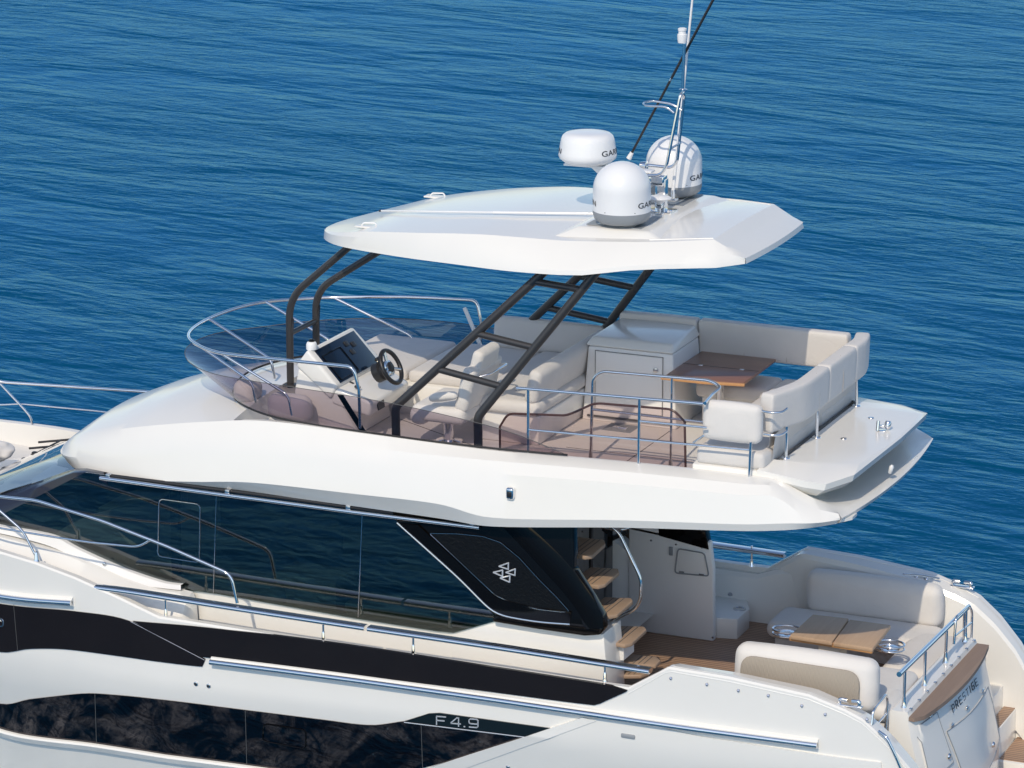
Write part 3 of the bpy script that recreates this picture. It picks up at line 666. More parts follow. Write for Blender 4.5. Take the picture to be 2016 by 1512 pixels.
mb = MB(); mb.prism([V(-3.66, TY, 2.26), V(-3.2, TY, 2.22), V(-3.2, TY, 3.1), V(-3.66, TY, 3.1)], (0, .10, 0)); mb.build('upper_panel', 'cabinet_white', tower)
hp = [A(p, q, y=TY-.012) for p, q in ((1335, 1080), (1387, 1089), (1396, 1134), (1329, 1128))]
mb = MB(); mb.prism(hp, (0, .02, 0), bev=.006); hatch = mb.build('hatch', 'cabinet_white', tower)
MB().tube([p+V(0, -.004, 0) for p in hp], .008, 8, closed=True, fil=.04).build('hatch_frame', 'plastic_grey', hatch)
for px, py in ((1342, 1126), (1381, 1131)): MB().box(A(px, py, y=TY-.02), (.06, .01, .015)).build('hinge', 'steel', hatch)
MB().box(A(1321, 1085, y=TY-.01), (.045, .02, .10), bev=.006).build('switch_plate', 'plastic_grey', tower)
for px, py in ((1282, 1064), (1331, 1072), (1382, 1078), (1403, 1255)):
    MB().lathe([(.014, 0), (.010, .008), (.003, .009)], A(px, py, y=TY-.002), 12, rot('X', 90)).build('bolt', 'steel', tower)
# galley side wall between stairs and tower
mb = MB(); mb.prism([V(-4.3, TY+.03, 1.05), V(-3.6, TY+.03, 1.05), V(-3.6, TY+.03, 1.95), V(-4.0, TY+.03, 2.2), V(-4.3, TY+.03, 2.2)], (0, .3, 0)); mb.build('side_locker', 'cabinet_white', Y)
mb = MB(); mb.tube([V(-4.2, TY-.05, 1.9), V(-3.62, TY-.05, 2.24)], .03, 8); mb.build('locker_seal', 'black_plastic', Y)
# corner box with cup holder, starboard
bx = [A(p, q, z=1.40) for p, q in ((1408, 1188), (1475, 1196), (1452, 1218), (1408, 1215))]
bz = 1.29; bx = [A(1380, 1214, z=bz), A(1452, 1219, z=bz), A(1476, 1197, z=bz), A(1470, 1175, z=bz), A(1380, 1170, z=bz)]
mb = MB(); mb.prism(bx, (0, 0, -.25), bev=.015); cbx = mb.build('corner_locker', 'gelcoat', Y)
MB().lathe([(.075, 0), (.075, .008), (.055, .010), (.05, .003), (0.002, .003)], A(1456, 1199, z=bz), 24).build('cup_holder', 'steel', cbx)
MB().lathe([(.035, 0), (.03, .012), (.003, .014)], A(1438, 1171, y=2.0), 16, rot('X', 90)).build('deck_filler', 'steel', Y)

# ---- stairs to the flybridge
st = MB(); st.hull8([V(-3.9, -1.5, 3.0), V(-3.5, -1.5, 3.0), V(-2.95, -1.5, 1.06), V(-3.4, -1.5, 1.06)], [V(-3.9, -1.4, 3.0), V(-3.5, -1.4, 3.0), V(-2.95, -1.4, 1.06), V(-3.4, -1.4, 1.06)], bev=.01)
stairs = st.build('staircase', 'cabinet_white', Y)
steps = [(2.76, [(1123, 1063), (1140, 1060), (1189, 1065), (1192, 1073), (1167, 1096), (1151, 1098), (1124, 1092)]),
         (2.43, [(1140, 1134), (1163, 1119), (1217, 1122), (1219, 1129), (1192, 1152), (1178, 1156), (1146, 1152)]),
         (2.11, [(1175, 1190), (1190, 1178), (1243, 1180), (1246, 1186), (1216, 1212), (1198, 1215), (1180, 1210)]),
         (1.79, [(1196, 1246), (1210, 1234), (1268, 1236), (1273, 1242), (1245, 1268), (1230, 1272), (1197, 1266)]),
         (1.50, [(1226, 1300), (1245, 1291), (1292, 1295), (1301, 1303), (1291, 1312), (1226, 1310)]),
         (1.38, [(1204, 1322), (1215, 1314), (1270, 1318), (1279, 1326), (1262, 1332), (1215, 1332)])]
for z, P in steps:
    top = [A(p, q-3, z=z) for p, q in P]
    mb = MB(); mb.mat('teak_step').prism([p-V(0, 0, .045) for p in top], (0, 0, .045), bev=.012)
    x1 = max(p.x for p in top); ys = [p.y for p in top]; 
    mb.mat('seam')
    for k in range(3):
        x = x1-.13-.055*k
        def yr(x):
            c = []
            for a, b in zip(top, top[1:]+top[:1]):
                if (a.x-x)*(b.x-x) < 0: c.append(a.y+(b.y-a.y)*(x-a.x)/(b.x-a.x))
            return min(c)+.02, max(c)-.02
        y0, y1 = yr(x); mb.box((x, (y0+y1)/2, z+.0008), (.009, y1-y0, .0022))
    mb.build('step', None, stairs, 40)
hr = [V(-3.55, -.85, 3.1), A(1217, 1045, y=-.85), A(1262, 1140, y=-.85), A(1262, 1180, y=-.85), A(1250, 1200, y=-.85), A(1215, 1217, y=-.85), A(1187, 1232, y=-.95)]
MB().tube(hr, .018, 10, fil=.08).build('handrail', 'chrome', stairs, 50)
MB().tube([A(1185, 1038, y=-.7), A(1200, 1042, y=-.8), A(1230, 1042, y=-.8), A(1240, 1038, y=-.7)], .014, 8, fil=.04).build('grab_ring', 'chrome', stairs, 50)
mb = MB(); mb.prism([A(p, q, y=-1.25) for p, q in ((1197, 1268), (1228, 1272), (1228, 1300), (1198, 1300))], (0, .3, 0)); mb.build('riser_box', 'cabinet_white', stairs)

# ---- transom block
BX0, BX1 = .33, .56
mb = MB()
ys = [-1.52+.1*i for i in range(27)]; ys = [y for y in ys if y <= 1.06]
def shelf_x(y): u = (y+.22)/1.3; return .72-.12*u*u-(.06 if abs(u) > .95 else 0)
rows = []
for y in ys:
    e = shelf_x(y); u = abs((y+.22)/1.3)
    rows.append([V(.30, y, 1.05), V(.30, y, 1.54), V(.33, y, 1.555), V(.50, y, 1.555), V(.52, y, 1.50), V(e-.03, y, 1.46), V(e+.02-.02*u, y, 1.30), V(e+.14-.04*u, y, .9), V(e+.24-.06*u, y, .45), V(e+.26-.06*u, y, -.1), V(e+.1, y, -.2)])
for r in rows[1:]: pass
mb.grid(rows); mb.face(rows[0]); mb.face(rows[-1][::-1]); trans = mb.build('transom', 'gelcoat', Y, 30)
def tx(y, z):                                             # x of the transom face
    e = shelf_x(y); u = abs((y+.22)/1.3)
    T = [(-.1, e+.26-.06*u), (.45, e+.24-.06*u), (.9, e+.14-.04*u), (1.30, e+.02-.02*u), (1.46, e-.03)]
    return lerpt(T, z)
def T_(px, py, o=.0):
    y = -.2
    x = .85
    for _ in range(25): P = A(px, py, x=x); x = x*.5+.5*(tx(max(-1.5, min(1.06, P.y)), P.z)+o)
    return V(x, P.y, P.z)
# teak shelf on top
ed = [V(shelf_x(y)+.035, y, 1.505) for y in ys]; inn = [V(.515, y, 1.505) for y in ys]
mb = MB(); poly = [p for p in inn]+ed[::-1]
tr_ = [[p-V(0, 0, .04) for p in inn], inn, ed, [p-V(0, 0, .045) for p in ed]]
mb.grid(tr_+[tr_[0]]); mb.face([r[0] for r in tr_]); mb.face([r[-1] for r in tr_]); mb.build('teak_shelf', 'teak_grey', trans, 40)
# hatch on the transom, hinges, text
def tquad(P, o, name, m_, parent):
    n_ = 12; a, b, c, d = P; rows = []
    for i in range(n_+1):
        r = []
        for j in range(n_+1):
            p = a.lerp(b, i/n_).lerp(d.lerp(c, i/n_), j/n_); r.append(V(tx(max(-1.5, min(1.06, p.y)), p.z)+o, p.y, p.z))
        rows.append(r)
    mb = MB(); mb.grid(rows); back = [[p-V(.03, 0, 0) for p in r] for r in rows]
    mb.grid([rows[0], back[0]]); mb.grid([rows[-1], back[-1]]); mb.grid([[r[0], b_[0]] for r, b_ in zip(rows, back)]); mb.grid([[r[-1], b_[-1]] for r, b_ in zip(rows, back)])
    return mb.build(name, m_, parent, 40)
hq = [T_(1862, 1440), T_(1943, 1352), T_(1966, 1452), T_(1905, 1560)]
ht_ = tquad(hq, .012, 'transom_hatch', 'gelcoat', trans)
hf = MB()
for a, b in zip(hq, hq[1:]+hq[:1]):
    hf.tube([V(tx(p.y, p.z)+.012, p.y, p.z) for p in sect(a, b, 8)], .006, 6)
hf.build('hatch_joint', 'plastic_grey', ht_)
for px, py in ((1875, 1427), (1905, 1393), (1935, 1360)):
    p = T_(px, py, .015); MB().box(p, (.02, .08, .035), bev=.006).build('hinge', 'chrome', ht_, 50)
hq2 = [T_(1795, 1428), T_(1843, 1402), T_(1875, 1500), T_(1830, 1540)]
dl = tquad(hq2, .010, 'side_door', 'gelcoat', trans); p = T_(1833, 1410, .018); MB().box(p, (.02, .07, .03), bev=.005).build('hinge', 'chrome', dl, 50)
hf = MB()
for a, b in zip(hq2, hq2[1:]+hq2[:1]): hf.tube([V(tx(p.y, p.z)+.011, p.y, p.z) for p in sect(a, b, 8)], .005, 6)
hf.build('door_joint', 'plastic_grey', dl)
for px, py in ((1868, 1489), (1955, 1466)):
    p = T_(px, py, .02); MB().lathe([(.035, 0), (.03, .015), (.012, .02)], p, 18, rot('Y', 90)).build('latch', 'chrome', ht_, 50)
# PRESTIGE lettering along the transom
lb = T_(1873, 1402); le = T_(1922, 1347); up_ = T_(1868, 1387)
u_ = le-lb; L_ = u_.length; vv = (up_-lb); vv = (vv-u_.normalized()*vv.dot(u_.normalized())); nw = 8; hh = vv.length*.85
mb = MB(); wdt = L_/(7.0+.35+7*.75); strokes(mb, 'PRESTIGE', lb+V(.02, 0, 0), u_, vv, hh*.95, wdt, wdt*.75, th=.105, depth=.004)
tag(mb.build('name_lettering', 'letter_dark', trans), 'dark letters reading PRESTIGE')
# rail on the transom
rb = [(A(px, py, z=1.555)) for px, py in ((1772, 1391), (1815, 1348), (1855, 1303), (1896, 1262))]
tr0 = V(.43, -1.46, 1.98); tr1 = V(.43, .90, 1.98)
t0 = A(1770, 1328, x=.42); t1 = A(1907, 1194, x=.42)
rail = MB().tube([t0, t1], .028, 12).build('transom_rail', 'chrome', Y, 50)
for p in rb:
    k = (p.y-t0.y)/(t1.y-t0.y); q = t0.lerp(t1, max(0, min(1, k))); b_ = V(.42, q.y, 1.555)
    t = MB(); t.tube([q, b_], .016, 10); t.lathe([(.035, 0), (.024, .03), (.018, .1), (.017, .11)], b_, 16); t.build('post', 'chrome', rail, 50)
for k in range(9):
    MB().box(V(.50, -1.4+.29*k, 1.552), (.03, .05, .015), bev=.005).build('light_strip', 'steel', trans, 40)
# gate rails either side
def gate(P, r=.014, cross=()):
    g = MB(); g.tube(P, r, 10, fil=.06)
    for a, b in cross: g.tube([a, b], r*.85, 8)
    return g
g1 = [A(p, q, x=.30) for p, q in ((1716, 1428), (1719, 1398), (1745, 1366), (1748, 1380), (1742, 1470))]
gate(g1, cross=((A(1722, 1432, x=.30), A(1745, 1405, x=.30)), (A(1735, 1446, x=.3), A(1745, 1437, x=.3)))).build('boarding_gate', 'chrome', Y, 50)
g2 = [A(p, q, x=.45) for p, q in ((1878, 1268), (1882, 1215), (1908, 1192), (1914, 1205), (1912, 1262))]
gate(g2, cross=((A(1880, 1252, x=.45), A(1912, 1226, x=.45)), (A(1898, 1206, x=.45), A(1897, 1258, x=.45)))).build('boarding_gate', 'chrome', Y, 50)
MB().tube([H(1730, 1440, .0), H(1748, 1447, .05), H(1765, 1480, .06), H(1785, 1530, .05)], .017, 10, fil=.06).build('grab_handle', 'chrome', Y, 50)
p1, p2, p3, p4 = [A(p, q, y=2.22) for p, q in ((1944, 1213), (1960, 1232), (1990, 1296), (1996, 1322))]
MB().tube([p1, p2, p3, p4], .02, 10, fil=.1).build('grab_handle', 'chrome', Y, 50)
# passage steps and swim platform
for (x0_, x1_, zt, tk) in ((.20, .60, .74, False), (.60, .76, .49, True), (.76, 1.22, .14, True)):
    mb = MB(); mb.mat('gelcoat').box(((x0_+x1_)/2, 1.54, (zt-.4)/2), (x1_-x0_, .90, zt+.4), bev=.012)
    if tk: mb.mat('teak_deck').box(((x0_+x1_)/2, 1.54, zt+.003), (x1_-x0_-.03, .80, .01))
    mb.build('passage_step', None, Y)
mb = MB(); mb.mat('gelcoat').box((1.15, 0, -.12), (1.9, 4.0, .30), bev=.03); mb.mat('teak_deck').box((1.2, 0, .035), (1.7, 3.8, .012)); mb.build('swim_platform', None, Y)

# ================================================================== FLYBRIDGE SHELL
T = [(-10.02, 0, 2.98), (-9.90, -.55, 3.03), (-9.57, -.95, 3.22), (-9.08, -1.2, 3.39), (-8.47, -1.4, 3.57), (-7.6, -1.55, 3.76), (-6.76, -1.62, 3.88), (-5.55, -1.65, 3.88), (-4.6, -1.66, 3.87), (-3.9, -1.66, 3.87), (-2.5, -1.63, 3.90), (-1.23, -1.6, 3.905), (-.94, -1.58, 3.89), (-.62, -1.55, 3.76), (-.30, -1.50, 3.60)]
Cc = [(-10.08, 0, 2.90), (-9.97, -.6, 2.93), (-9.64, -1.05, 3.0), (-9.08, -1.38, 3.13), (-8.4, -1.58, 3.27), (-7.67, -1.72, 3.43), (-6.85, -1.8, 3.53), (-5.6, -1.86, 3.6), (-4.6, -1.88, 3.65), (-3.9, -1.89, 3.69), (-2.6, -1.9, 3.75), (-1.2, -1.88, 3.78), (-.86, -1.84, 3.79), (-.49, -1.79, 3.575), (-.25, -1.60, 3.575)]
Sc = [(-10.05, 0, 2.84), (-9.93, -.6, 2.86), (-9.56, -1.05, 2.88), (-9.05, -1.4, 2.95), (-8.3, -1.65, 3.04), (-7.6, -1.79, 3.14), (-6.83, -1.86, 3.24), (-5.58, -1.92, 3.28), (-4.6, -1.96, 3.30), (-3.95, -1.975, 3.23), (-2.5, -1.975, 3.38), (-1.2, -1.95, 3.49), (-.75, -1.9, 3.54), (-.45, -1.79, 3.55), (-.25, -1.60, 3.555)]
Bc = [(-9.95, 0, 2.80), (-9.83, -.55, 2.81), (-9.45, -1.0, 2.82), (-9.05, -1.3, 2.86), (-8.3, -1.5, 2.93), (-7.6, -1.62, 3.0), (-6.9, -1.7, 3.07), (-5.6, -1.77, 3.09), (-4.6, -1.84, 3.10), (-3.95, -1.93, 3.12), (-2.5, -1.94, 3.29), (-1.2, -1.92, 3.41), (-.75, -1.87, 3.46), (-.5, -1.76, 3.485), (-.30, -1.58, 3.50)]
def idx(L, n=8, lin=999):
    out = []; P = [Vector(p) for p in L]
    for i in range(len(P)-1):
        p0 = P[i-1] if i else V(P[1].x, -P[1].y, P[1].z); p3 = P[i+2] if i+2 < len(P) else P[i+1]
        for k in range(n):
            if i >= lin: out.append(P[i].lerp(P[i+1], k/n)); continue
            u = k/n; m1 = (P[i+1]-p0)*.5; m2 = (p3-P[i])*.5; d = (P[i+1]-P[i]).length
            if m1.length > d*1.3: m1 = m1.normalized()*d*1.3
            if m2.length > d*1.3: m2 = m2.normalized()*d*1.3
            out.append(P[i]*(2*u**3-3*u*u+1)+m1*(u**3-2*u*u+u)+P[i+1]*(-2*u**3+3*u*u)+m2*(u**3-u*u))
    return out+[P[-1]]
Ti, Ci, Si, Bi = idx(T), idx(Cc), idx(Sc), idx(Bc)
Mi = [a.lerp(b, .5)+V(0, -.03*min(1, i/24), .025*min(1, i/24)) for i, (a, b) in enumerate(zip(Ti, Ci))]
NS = len(Ti)
def z_crown(x): return lerpt([(-10.1, 2.98), (-9.95, 3.02), (-9.43, 3.42), (-8.89, 3.65), (-8.45, 3.79), (-7.9, 3.90), (-7.2, 3.95), (-6.9, 3.95)], x)
mb = MB()
Ui = [V(p.x+.05, p.y*.9, p.z-.02) for p in Bi]
port = [Ti, Mi, Ci, Si, Bi, Ui]
mb.grid(port); mb.grid([[mir(p) for p in r] for r in port], flip=True)
# nose top: from the port crease over the crown to the starboard crease
K = [i for i in range(NS) if Ti[i].x <= -7.12]
kk = 12; rows = []
for i in K:
    r = []
    for k in range(-kk, kk+1):
        q = k/kk; y = abs(Ti[i].y)*q; zc_ = z_crown(Ti[i].x); z = Ti[i].z+(max(zc_, Ti[i].z)-Ti[i].z)*(1-abs(q)**2.4); r.append(V(Ti[i].x, y, z))
    rows.append(r)
mb.grid(rows); last = rows[-1]
mb.grid([last, [V(p.x+.02, p.y, 3.6) for p in last]])
# underside
mb.grid([Ui, [V(p.x, 0, p.z+.03) for p in Ui], [mir(p) for p in Ui]])
# inner coaming walls of the well
W_ = [i for i in range(NS) if -7.2 < Ti[i].x < -.95]
for s_ in (1, -1):
    mb.grid([[V(Ti[i].x, s_*Ti[i].y, Ti[i].z) for i in W_], [V(Ti[i].x, s_*(Ti[i].y+.07), Ti[i].z-.004) for i in W_], [V(Ti[i].x, s_*(Ti[i].y+.09), 3.62) for i in W_]])
# aft overhang top
i0 = min(i for i in range(NS) if Ti[i].x > -1.0); rows = []
for i in range(i0, NS):
    x = Ti[i].x; e = Ci[-1].z; r = []
    for k in range(-10, 11):
        q = k/10; bow = .12*(1-q*q)*((i-i0)/(NS-1-i0)); y = abs(Ti[i].y)*q
        dip = (1-abs(q)**4)*.10*(1-(i-i0)/(NS-1-i0)); base = 3.60+(Ti[i].z-3.60)*abs(q)**5
        r.append(V(x+bow, y, base-dip*.3))
    rows.append(r)
for s_ in (-1, 1):
    pass
lastr = [V(Ci[-1].x+.12*(1-(k/10)**2)+.02, 1.60*k/10, 3.575) for k in range(-10, 11)]
rows.append(lastr); low = [V(p.x-.03, p.y, 3.52) for p in lastr]; rows.append(low); rows.append([V(p.x-.3, p.y*.95, 3.49) for p in low])
mb.grid(rows); mb.grid([rows[0], [V(p.x, p.y, 3.5) for p in rows[0]]])
for s_, e_ in ((-1, 0), (1, -1)):
    f_ = (lambda p: p) if s_ < 0 else mir
    mb.face([f_(Ti[-1]), f_(Mi[-1]), f_(Ci[-1]), f_(Si[-1]), f_(Bi[-1]), rows[-1][e_], rows[-2][e_], rows[-3][e_]])
shell = mb.build('flybridge_shell', 'gelcoat', Y, 26)
# nav light and fittings on the shell side
p = A(1005, 971, y=-1.95); mb = MB(); mb.mat('chrome').box(p, (.09, .07, .13), bev=.025, seg=3); mb.mat('black_plastic').box(p+V(0, -.03, -.005), (.055, .03, .07), bev=.012); mb.build('navigation_light', None, Y, 50)
p = A(1754, 924, x=-.16); mb = MB(); mb.lathe([(.01, -.05), (.022, -.04), (.026, .03), (.012, .05)], p, 16, rot('Y', 15)); mb.build('stern_light', 'plastic_white', Y, 50)
for px, py in ((1676, 1011), (1797, 897)):
    p = A(px, py, x=-.2); mb = MB(); mb.prism([p+V(-.1, -.22, -.03), p+V(.03, -.05, -.02), p+V(.03, .1, -.02), p+V(-.1, .15, -.03)], (0, 0, -.03)); mb.build('rubbing_fin', 'gelcoat', Y)
# upper platform behind the aft sofa
cr_ = [V(-1.16, -1.24, 4.0), V(-.55, -1.24, 4.0), V(-.40, -1.20, 4.0), V(-.235, -1.02, 4.0), V(-.175, -.4, 4.0), V(-.165, .1, 4.0), V(-.18, .6, 4.0), V(-.235, 1.02, 4.0), V(-.40, 1.22, 4.0), V(-.55, 1.28, 4.0), V(-1.16, 1.28, 4.0)]
ou = [V(-1.16, -1.56, 3.97), V(-.60, -1.60, 3.92), V(-.42, -1.55, 3.90), V(-.21, -1.28, 3.95), V(-.155, -.4, 3.985), V(-.145, .1, 3.985), V(-.155, .6, 3.985), V(-.21, 1.28, 3.95), V(-.42, 1.55, 3.90), V(-.60, 1.60, 3.92), V(-1.16, 1.56, 3.97)]
lo_ = [p+V(-.02, 0, -.07) for p in ou]; lo2 = [V(p.x-.12, p.y*.93, p.z-.10) for p in lo_]
mb = MB(); Tm = [V(-1.16, p.y, 4.0) for p in cr_]
mb.grid([[V(min(p.x, -1.0), p.y, 4.001) for p in cr_], cr_, ou, lo_, lo2, [V(-1.16, p.y, 3.80) for p in lo2]])
plat = mb.build('aft_platform', 'gelcoat', Y, 30)
mb = MB()
for s_ in (-1, 1): mb.prism([V(-1.2, s_*1.52, 3.93), V(-.62, s_*1.52, 3.85), V(-.72, s_*1.45, 3.72), V(-.80, s_*1.45, 3.62), V(-1.2, s_*1.5, 3.62)], (0, -s_*.16, 0), bev=.02)
mb.build('platform_support', 'gelcoat', Y)
mb = MB(); mb.box((-1.2, 0, 3.72), (.5, 2.9, .3)); mb.build('platform_core', 'gelcoat', Y)
MB().tube([V(-1.02, -1.2, 4.002), V(-1.0, 1.26, 4.002)], .005, 6).build('platform_seam', 'seam', plat)
for px, py in ((1715, 823), (1661, 864)):
    MB().lathe([(.035, 0), (.03, .008), (.012, .009)], A(px, py, z=4.0), 18).build('deck_socket', 'steel', plat)
# floor of the flybridge
mb = MB(); mb.box((-4.25, 0, 3.62), (6.1, 3.14, .06)); ff = mb.build('flybridge_floor', 'deck_grip', Y)
for a_, b_ in (((-3.7, -.55), (-1.95, -.55)), ((-3.7, -1.15), (-1.95, -1.15)), ((-2.9, -1.15), (-2.9, .5)), ((-5.9, -.2), (-3.9, -1.3))):
    MB().tube([V(*a_, 3.651), V(*b_, 3.651)], .004, 6).build('floor_seam', 'seam', ff)
mb = MB(); p = A(1222, 842, z=3.655); mb.mat('chrome').box(p, (.16, .08, .03), bev=.01); mb.mat('plastic_grey').box(p-V(0, 0, .004), (.34, .30, .006)); mb.build('floor_hatch', None, Y)
for px, py in ((1085, 828), (1272, 816)):
    p = A(px, py, z=3.75); t = MB(); t.mat('plastic_white').lathe([(.05, 0), (.045, .03), (.01, .035)], p, 16, rot('X', 90)); t.mat('black_plastic').tube([p+V(0, -.03, 0), p+V(.05, -.03, -.10)], .012, 8); t.build('hatch_latch', None, Y)

# ---- wind screen of the flybridge: flared acrylic
gt = [(-3.28, -1.64, 3.92), (-3.91, -1.67, 4.10), (-4.8, -1.68, 4.22), (-5.56, -1.68, 4.28), (-6.3, -1.65, 4.30), (-6.99, -1.53, 4.285), (-7.6, -1.30, 4.25), (-8.10, -.9, 4.22), (-8.40, -.45, 4.23), (-8.48, 0, 4.235)]
gb = [(-3.25, -1.61, 3.90), (-3.91, -1.63, 3.885), (-4.8, -1.63, 3.88), (-5.55, -1.62, 3.89), (-6.2, -1.585, 3.89), (-6.75, -1.50, 3.90), (-7.15, -1.32, 3.91), (-7.50, -1.0, 3.92), (-7.72, -.5, 3.94), (-7.80, 0, 3.945)]
def full(L): return [Vector(p) for p in L]+[mir(p) for p in L[-2::-1]]
GT, GB = cr(full(gt), 90), cr(full(gb), 90)
mb = MB(); mb.grid([GB, [a.lerp(b, .5) for a, b in zip(GB, GT)], GT])
wsg = mb.build('wind_deflector', 'acrylic', Y, 80)
MB().tube(GB, .012, 6).build('deflector_seal', 'rubber', wsg, 60)
MB().tube(GT, .004, 6).build('deflector_edge', 'seam', wsg, 60)
# rail above it
rl = [V(-5.66, -1.60, 3.92), V(-5.66, -1.62, 4.35), V(-5.72, -1.63, 4.60), V(-6.6, -1.56, 4.57), V(-7.44, -1.40, 4.52), V(-7.85, -1.16, 4.51), V(-8.12, -.88, 4.51), V(-8.27, -.5, 4.505), V(-8.33, 0, 4.50)]
full_r = rl+[mir(p) for p in rl[-2::-1]]
q1 = full_r[:3]; mid = cr(full_r[2:-2], 60)
pth = [full_r[0], full_r[1]]+fillet([full_r[1], full_r[2], mid[2]], .14)[1:-1]+mid[3:-3]+fillet([mid[-3], full_r[-3], full_r[-2]], .14)[1:-1]+[full_r[-2], full_r[-1]]
rail = MB().tube(pth, .019, 10).build('windscreen_rail', 'chrome', Y, 60)
for a, b in (((-7.44, -1.40, 4.52), (-6.55, -1.46, 3.93)), ((-8.08, -.93, 4.51), (-7.15, -1.15, 3.93)), ((-8.33, 0, 4.50), (-7.35, -.3, 3.97)), ((-8.08, .93, 4.51), (-7.15, .8, 3.95)), ((-7.44, 1.40, 4.52), (-6.4, 1.42, 3.93))):
    a, b = Vector(a), Vector(b); c = V(b.x, b.y, b.z+.18); a2 = V(b.x-.04, b.y, b.z+.22)
    MB().tube([a, a2, V(b.x, b.y, b.z)], .016, 10, fil=.08).build('strut', 'chrome', rail, 60)
# ---- hardtop
hb = [(-6.78, 0, 5.645), (-6.71, -.3, 5.65), (-6.4, -.7, 5.69), (-5.98, -1.0, 5.73), (-5.24, -1.3, 5.77), (-4.58, -1.45, 5.79), (-3.95, -1.55, 5.80), (-3.35, -1.6, 5.825), (-3.1, -1.6, 5.845), (-2.63, -1.46, 5.91), (-2.34, -1.36, 5.93), (-1.81, -1.12, 5.94), (-1.56, -.93, 5.965)]
hc = [(-6.76, 0, 5.73), (-6.69, -.28, 5.745), (-6.35, -.68, 5.82), (-5.85, -1.0, 5.94), (-5.2, -1.22, 6.03), (-4.6, -1.3, 6.09), (-4.21, -1.31, 6.11), (-3.45, -1.285, 6.115), (-3.1, -1.25, 6.13), (-2.63, -1.19, 6.155), (-2.34, -1.12, 6.17), (-1.9, -.94, 6.195), (-1.56, -.91, 6.02)]
hr_ = [tuple(Vector(p)+V(0, .012, .045)) for p in hb]
def idx2(L, n=6, sharp=()):
    return idx(L, n)
HB, HC, HR = idx(hb, 6, 7), idx(hc, 6, 6), idx(hr_, 6, 7)
n_ = len(HB)
def crown(i, q):
    p = HC[i]; amp = .05*min(1, (p.x+6.76)/1.2)*(1 if p.x < -2.2 else max(0, (-1.75-p.x)/.45)); return V(p.x+(.04*(1-q*q) if i > n_-4 else 0), abs(p.y)*q, p.z+amp*(1-q*q))
mb = MB()
side_ = [HB, HR, [a.lerp(b, .5)+V(0, -.015, .012) for a, b in zip(HR, HC)], HC]
mb.grid(side_); mb.grid([[mir(p) for p in r] for r in side_], flip=True)
topg = [[crown(i, k/10) for k in range(-10, 11)] for i in range(n_)]; mb.grid(topg)
mb.grid([topg[-1], [V(p.x+.01, p.y*1.02, p.z-.055) for p in topg[-1]]])
mb.grid([HB, [V(p.x, p.y*.9, p.z+.02) for p in HB], [V(p.x, 0, p.z+.05) for p in HB], [V(p.x, -p.y*.9, p.z+.02) for p in HB], [mir(p) for p in HB]])
top_ = mb.build('hardtop', 'gelcoat', Y, 24)
def ztop(x, y):
    i = min(range(n_), key=lambda k: abs(HC[k].x-x)); return crown(i, max(-1, min(1, y/abs(HC[i].y)))).z
# raised pad across the roof for the domes
mb = MB(); zz = ztop(-3, 0)
mb.hull8([V(-3.62, -1.16, 6.12), V(-2.35, -1.12, 6.14), V(-2.35, 1.12, 6.14), V(-3.62, 1.16, 6.12)], [V(-3.40, -1.0, 6.215), V(-2.60, -.98, 6.225), V(-2.60, .98, 6.225), V(-3.40, 1.0, 6.215)], bev=.03)
mb.build('dome_pad', 'gelcoat', top_)
for s_ in (-1, 1):
    mb = MB(); mb.mat('plastic_grey').prism([V(-3.33, s_*.62-.30, 6.222), V(-2.72, s_*.62-.30, 6.222), V(-2.72, s_*.62+.34, 6.222), V(-3.33, s_*.62+.34, 6.222)], (0, 0, .008)); mb.mat('gelcoat').prism([V(-3.22, s_*.62-.26, 6.229), V(-2.82, s_*.62-.26, 6.229), V(-2.82, s_*.62+.30, 6.229), V(-3.22, s_*.62+.30, 6.229)], (0, 0, .006)); mb.build('mounting_plate', None, top_)
# aft step ridges
for s_ in (-1, 1):
    mb = MB(); mb.tube([V(-2.55, s_*1.10, 6.165), V(-1.92, s_*.90, 6.195)], .009, 8); mb.tube([V(-1.92, s_*.90, 6.192), V(-1.92, 0, 6.195)], .004, 6); mb.build('roof_ridge', 'gelcoat', top_, 60)
# lifting eyes
for px, py in ((727, 438), (862, 373)):
    p = A(px, py, z=5.98 if py > 400 else 6.03); p.z = ztop(p.x, p.y); mb = MB()
    mb.mat('gelcoat').box(p+V(0, 0, .0), (.30, .13, .02), bev=.008); mb.mat('plastic_white').tube([p+V(-.08, -.02, .01), p+V(-.06, -.02, .04), p+V(.06, .02, .04), p+V(.08, .02, .01)], .009, 8, fil=.03); mb.build('lifting_eye', None, top_, 50)
# ---- bronze supports of the hardtop
def ladder(sgn):
    fr = MB(); Q = lambda p: p if sgn < 0 else mir(p)
    fr.tube([Q(p) for p in (V(-5.25, -1.56, 3.66), V(-5.26, -1.56, 4.19), V(-3.55, -1.30, 5.86))], .048, 12, fil=.06)
    fr.tube([Q(p) for p in (V(-4.28, -1.58, 3.66), V(-4.29, -1.58, 4.19), V(-2.98, -1.30, 5.92))], .048, 12, fil=.06)
    for k1, k2 in ((.27, .20), (.52, .455), (.88, .83)):
        a = V(-5.26, -1.56, 4.19).lerp(V(-3.55, -1.30, 5.86), k1); b = V(-4.29, -1.58, 4.19).lerp(V(-2.98, -1.30, 5.92), k2)
        fr.tube([Q(a), Q(b)], .038, 12)
    return fr
lad = ladder(-1).build('hardtop_support', 'bronze', Y, 50); ladder(1).build('hardtop_support', 'bronze', Y, 50)
fr = MB()
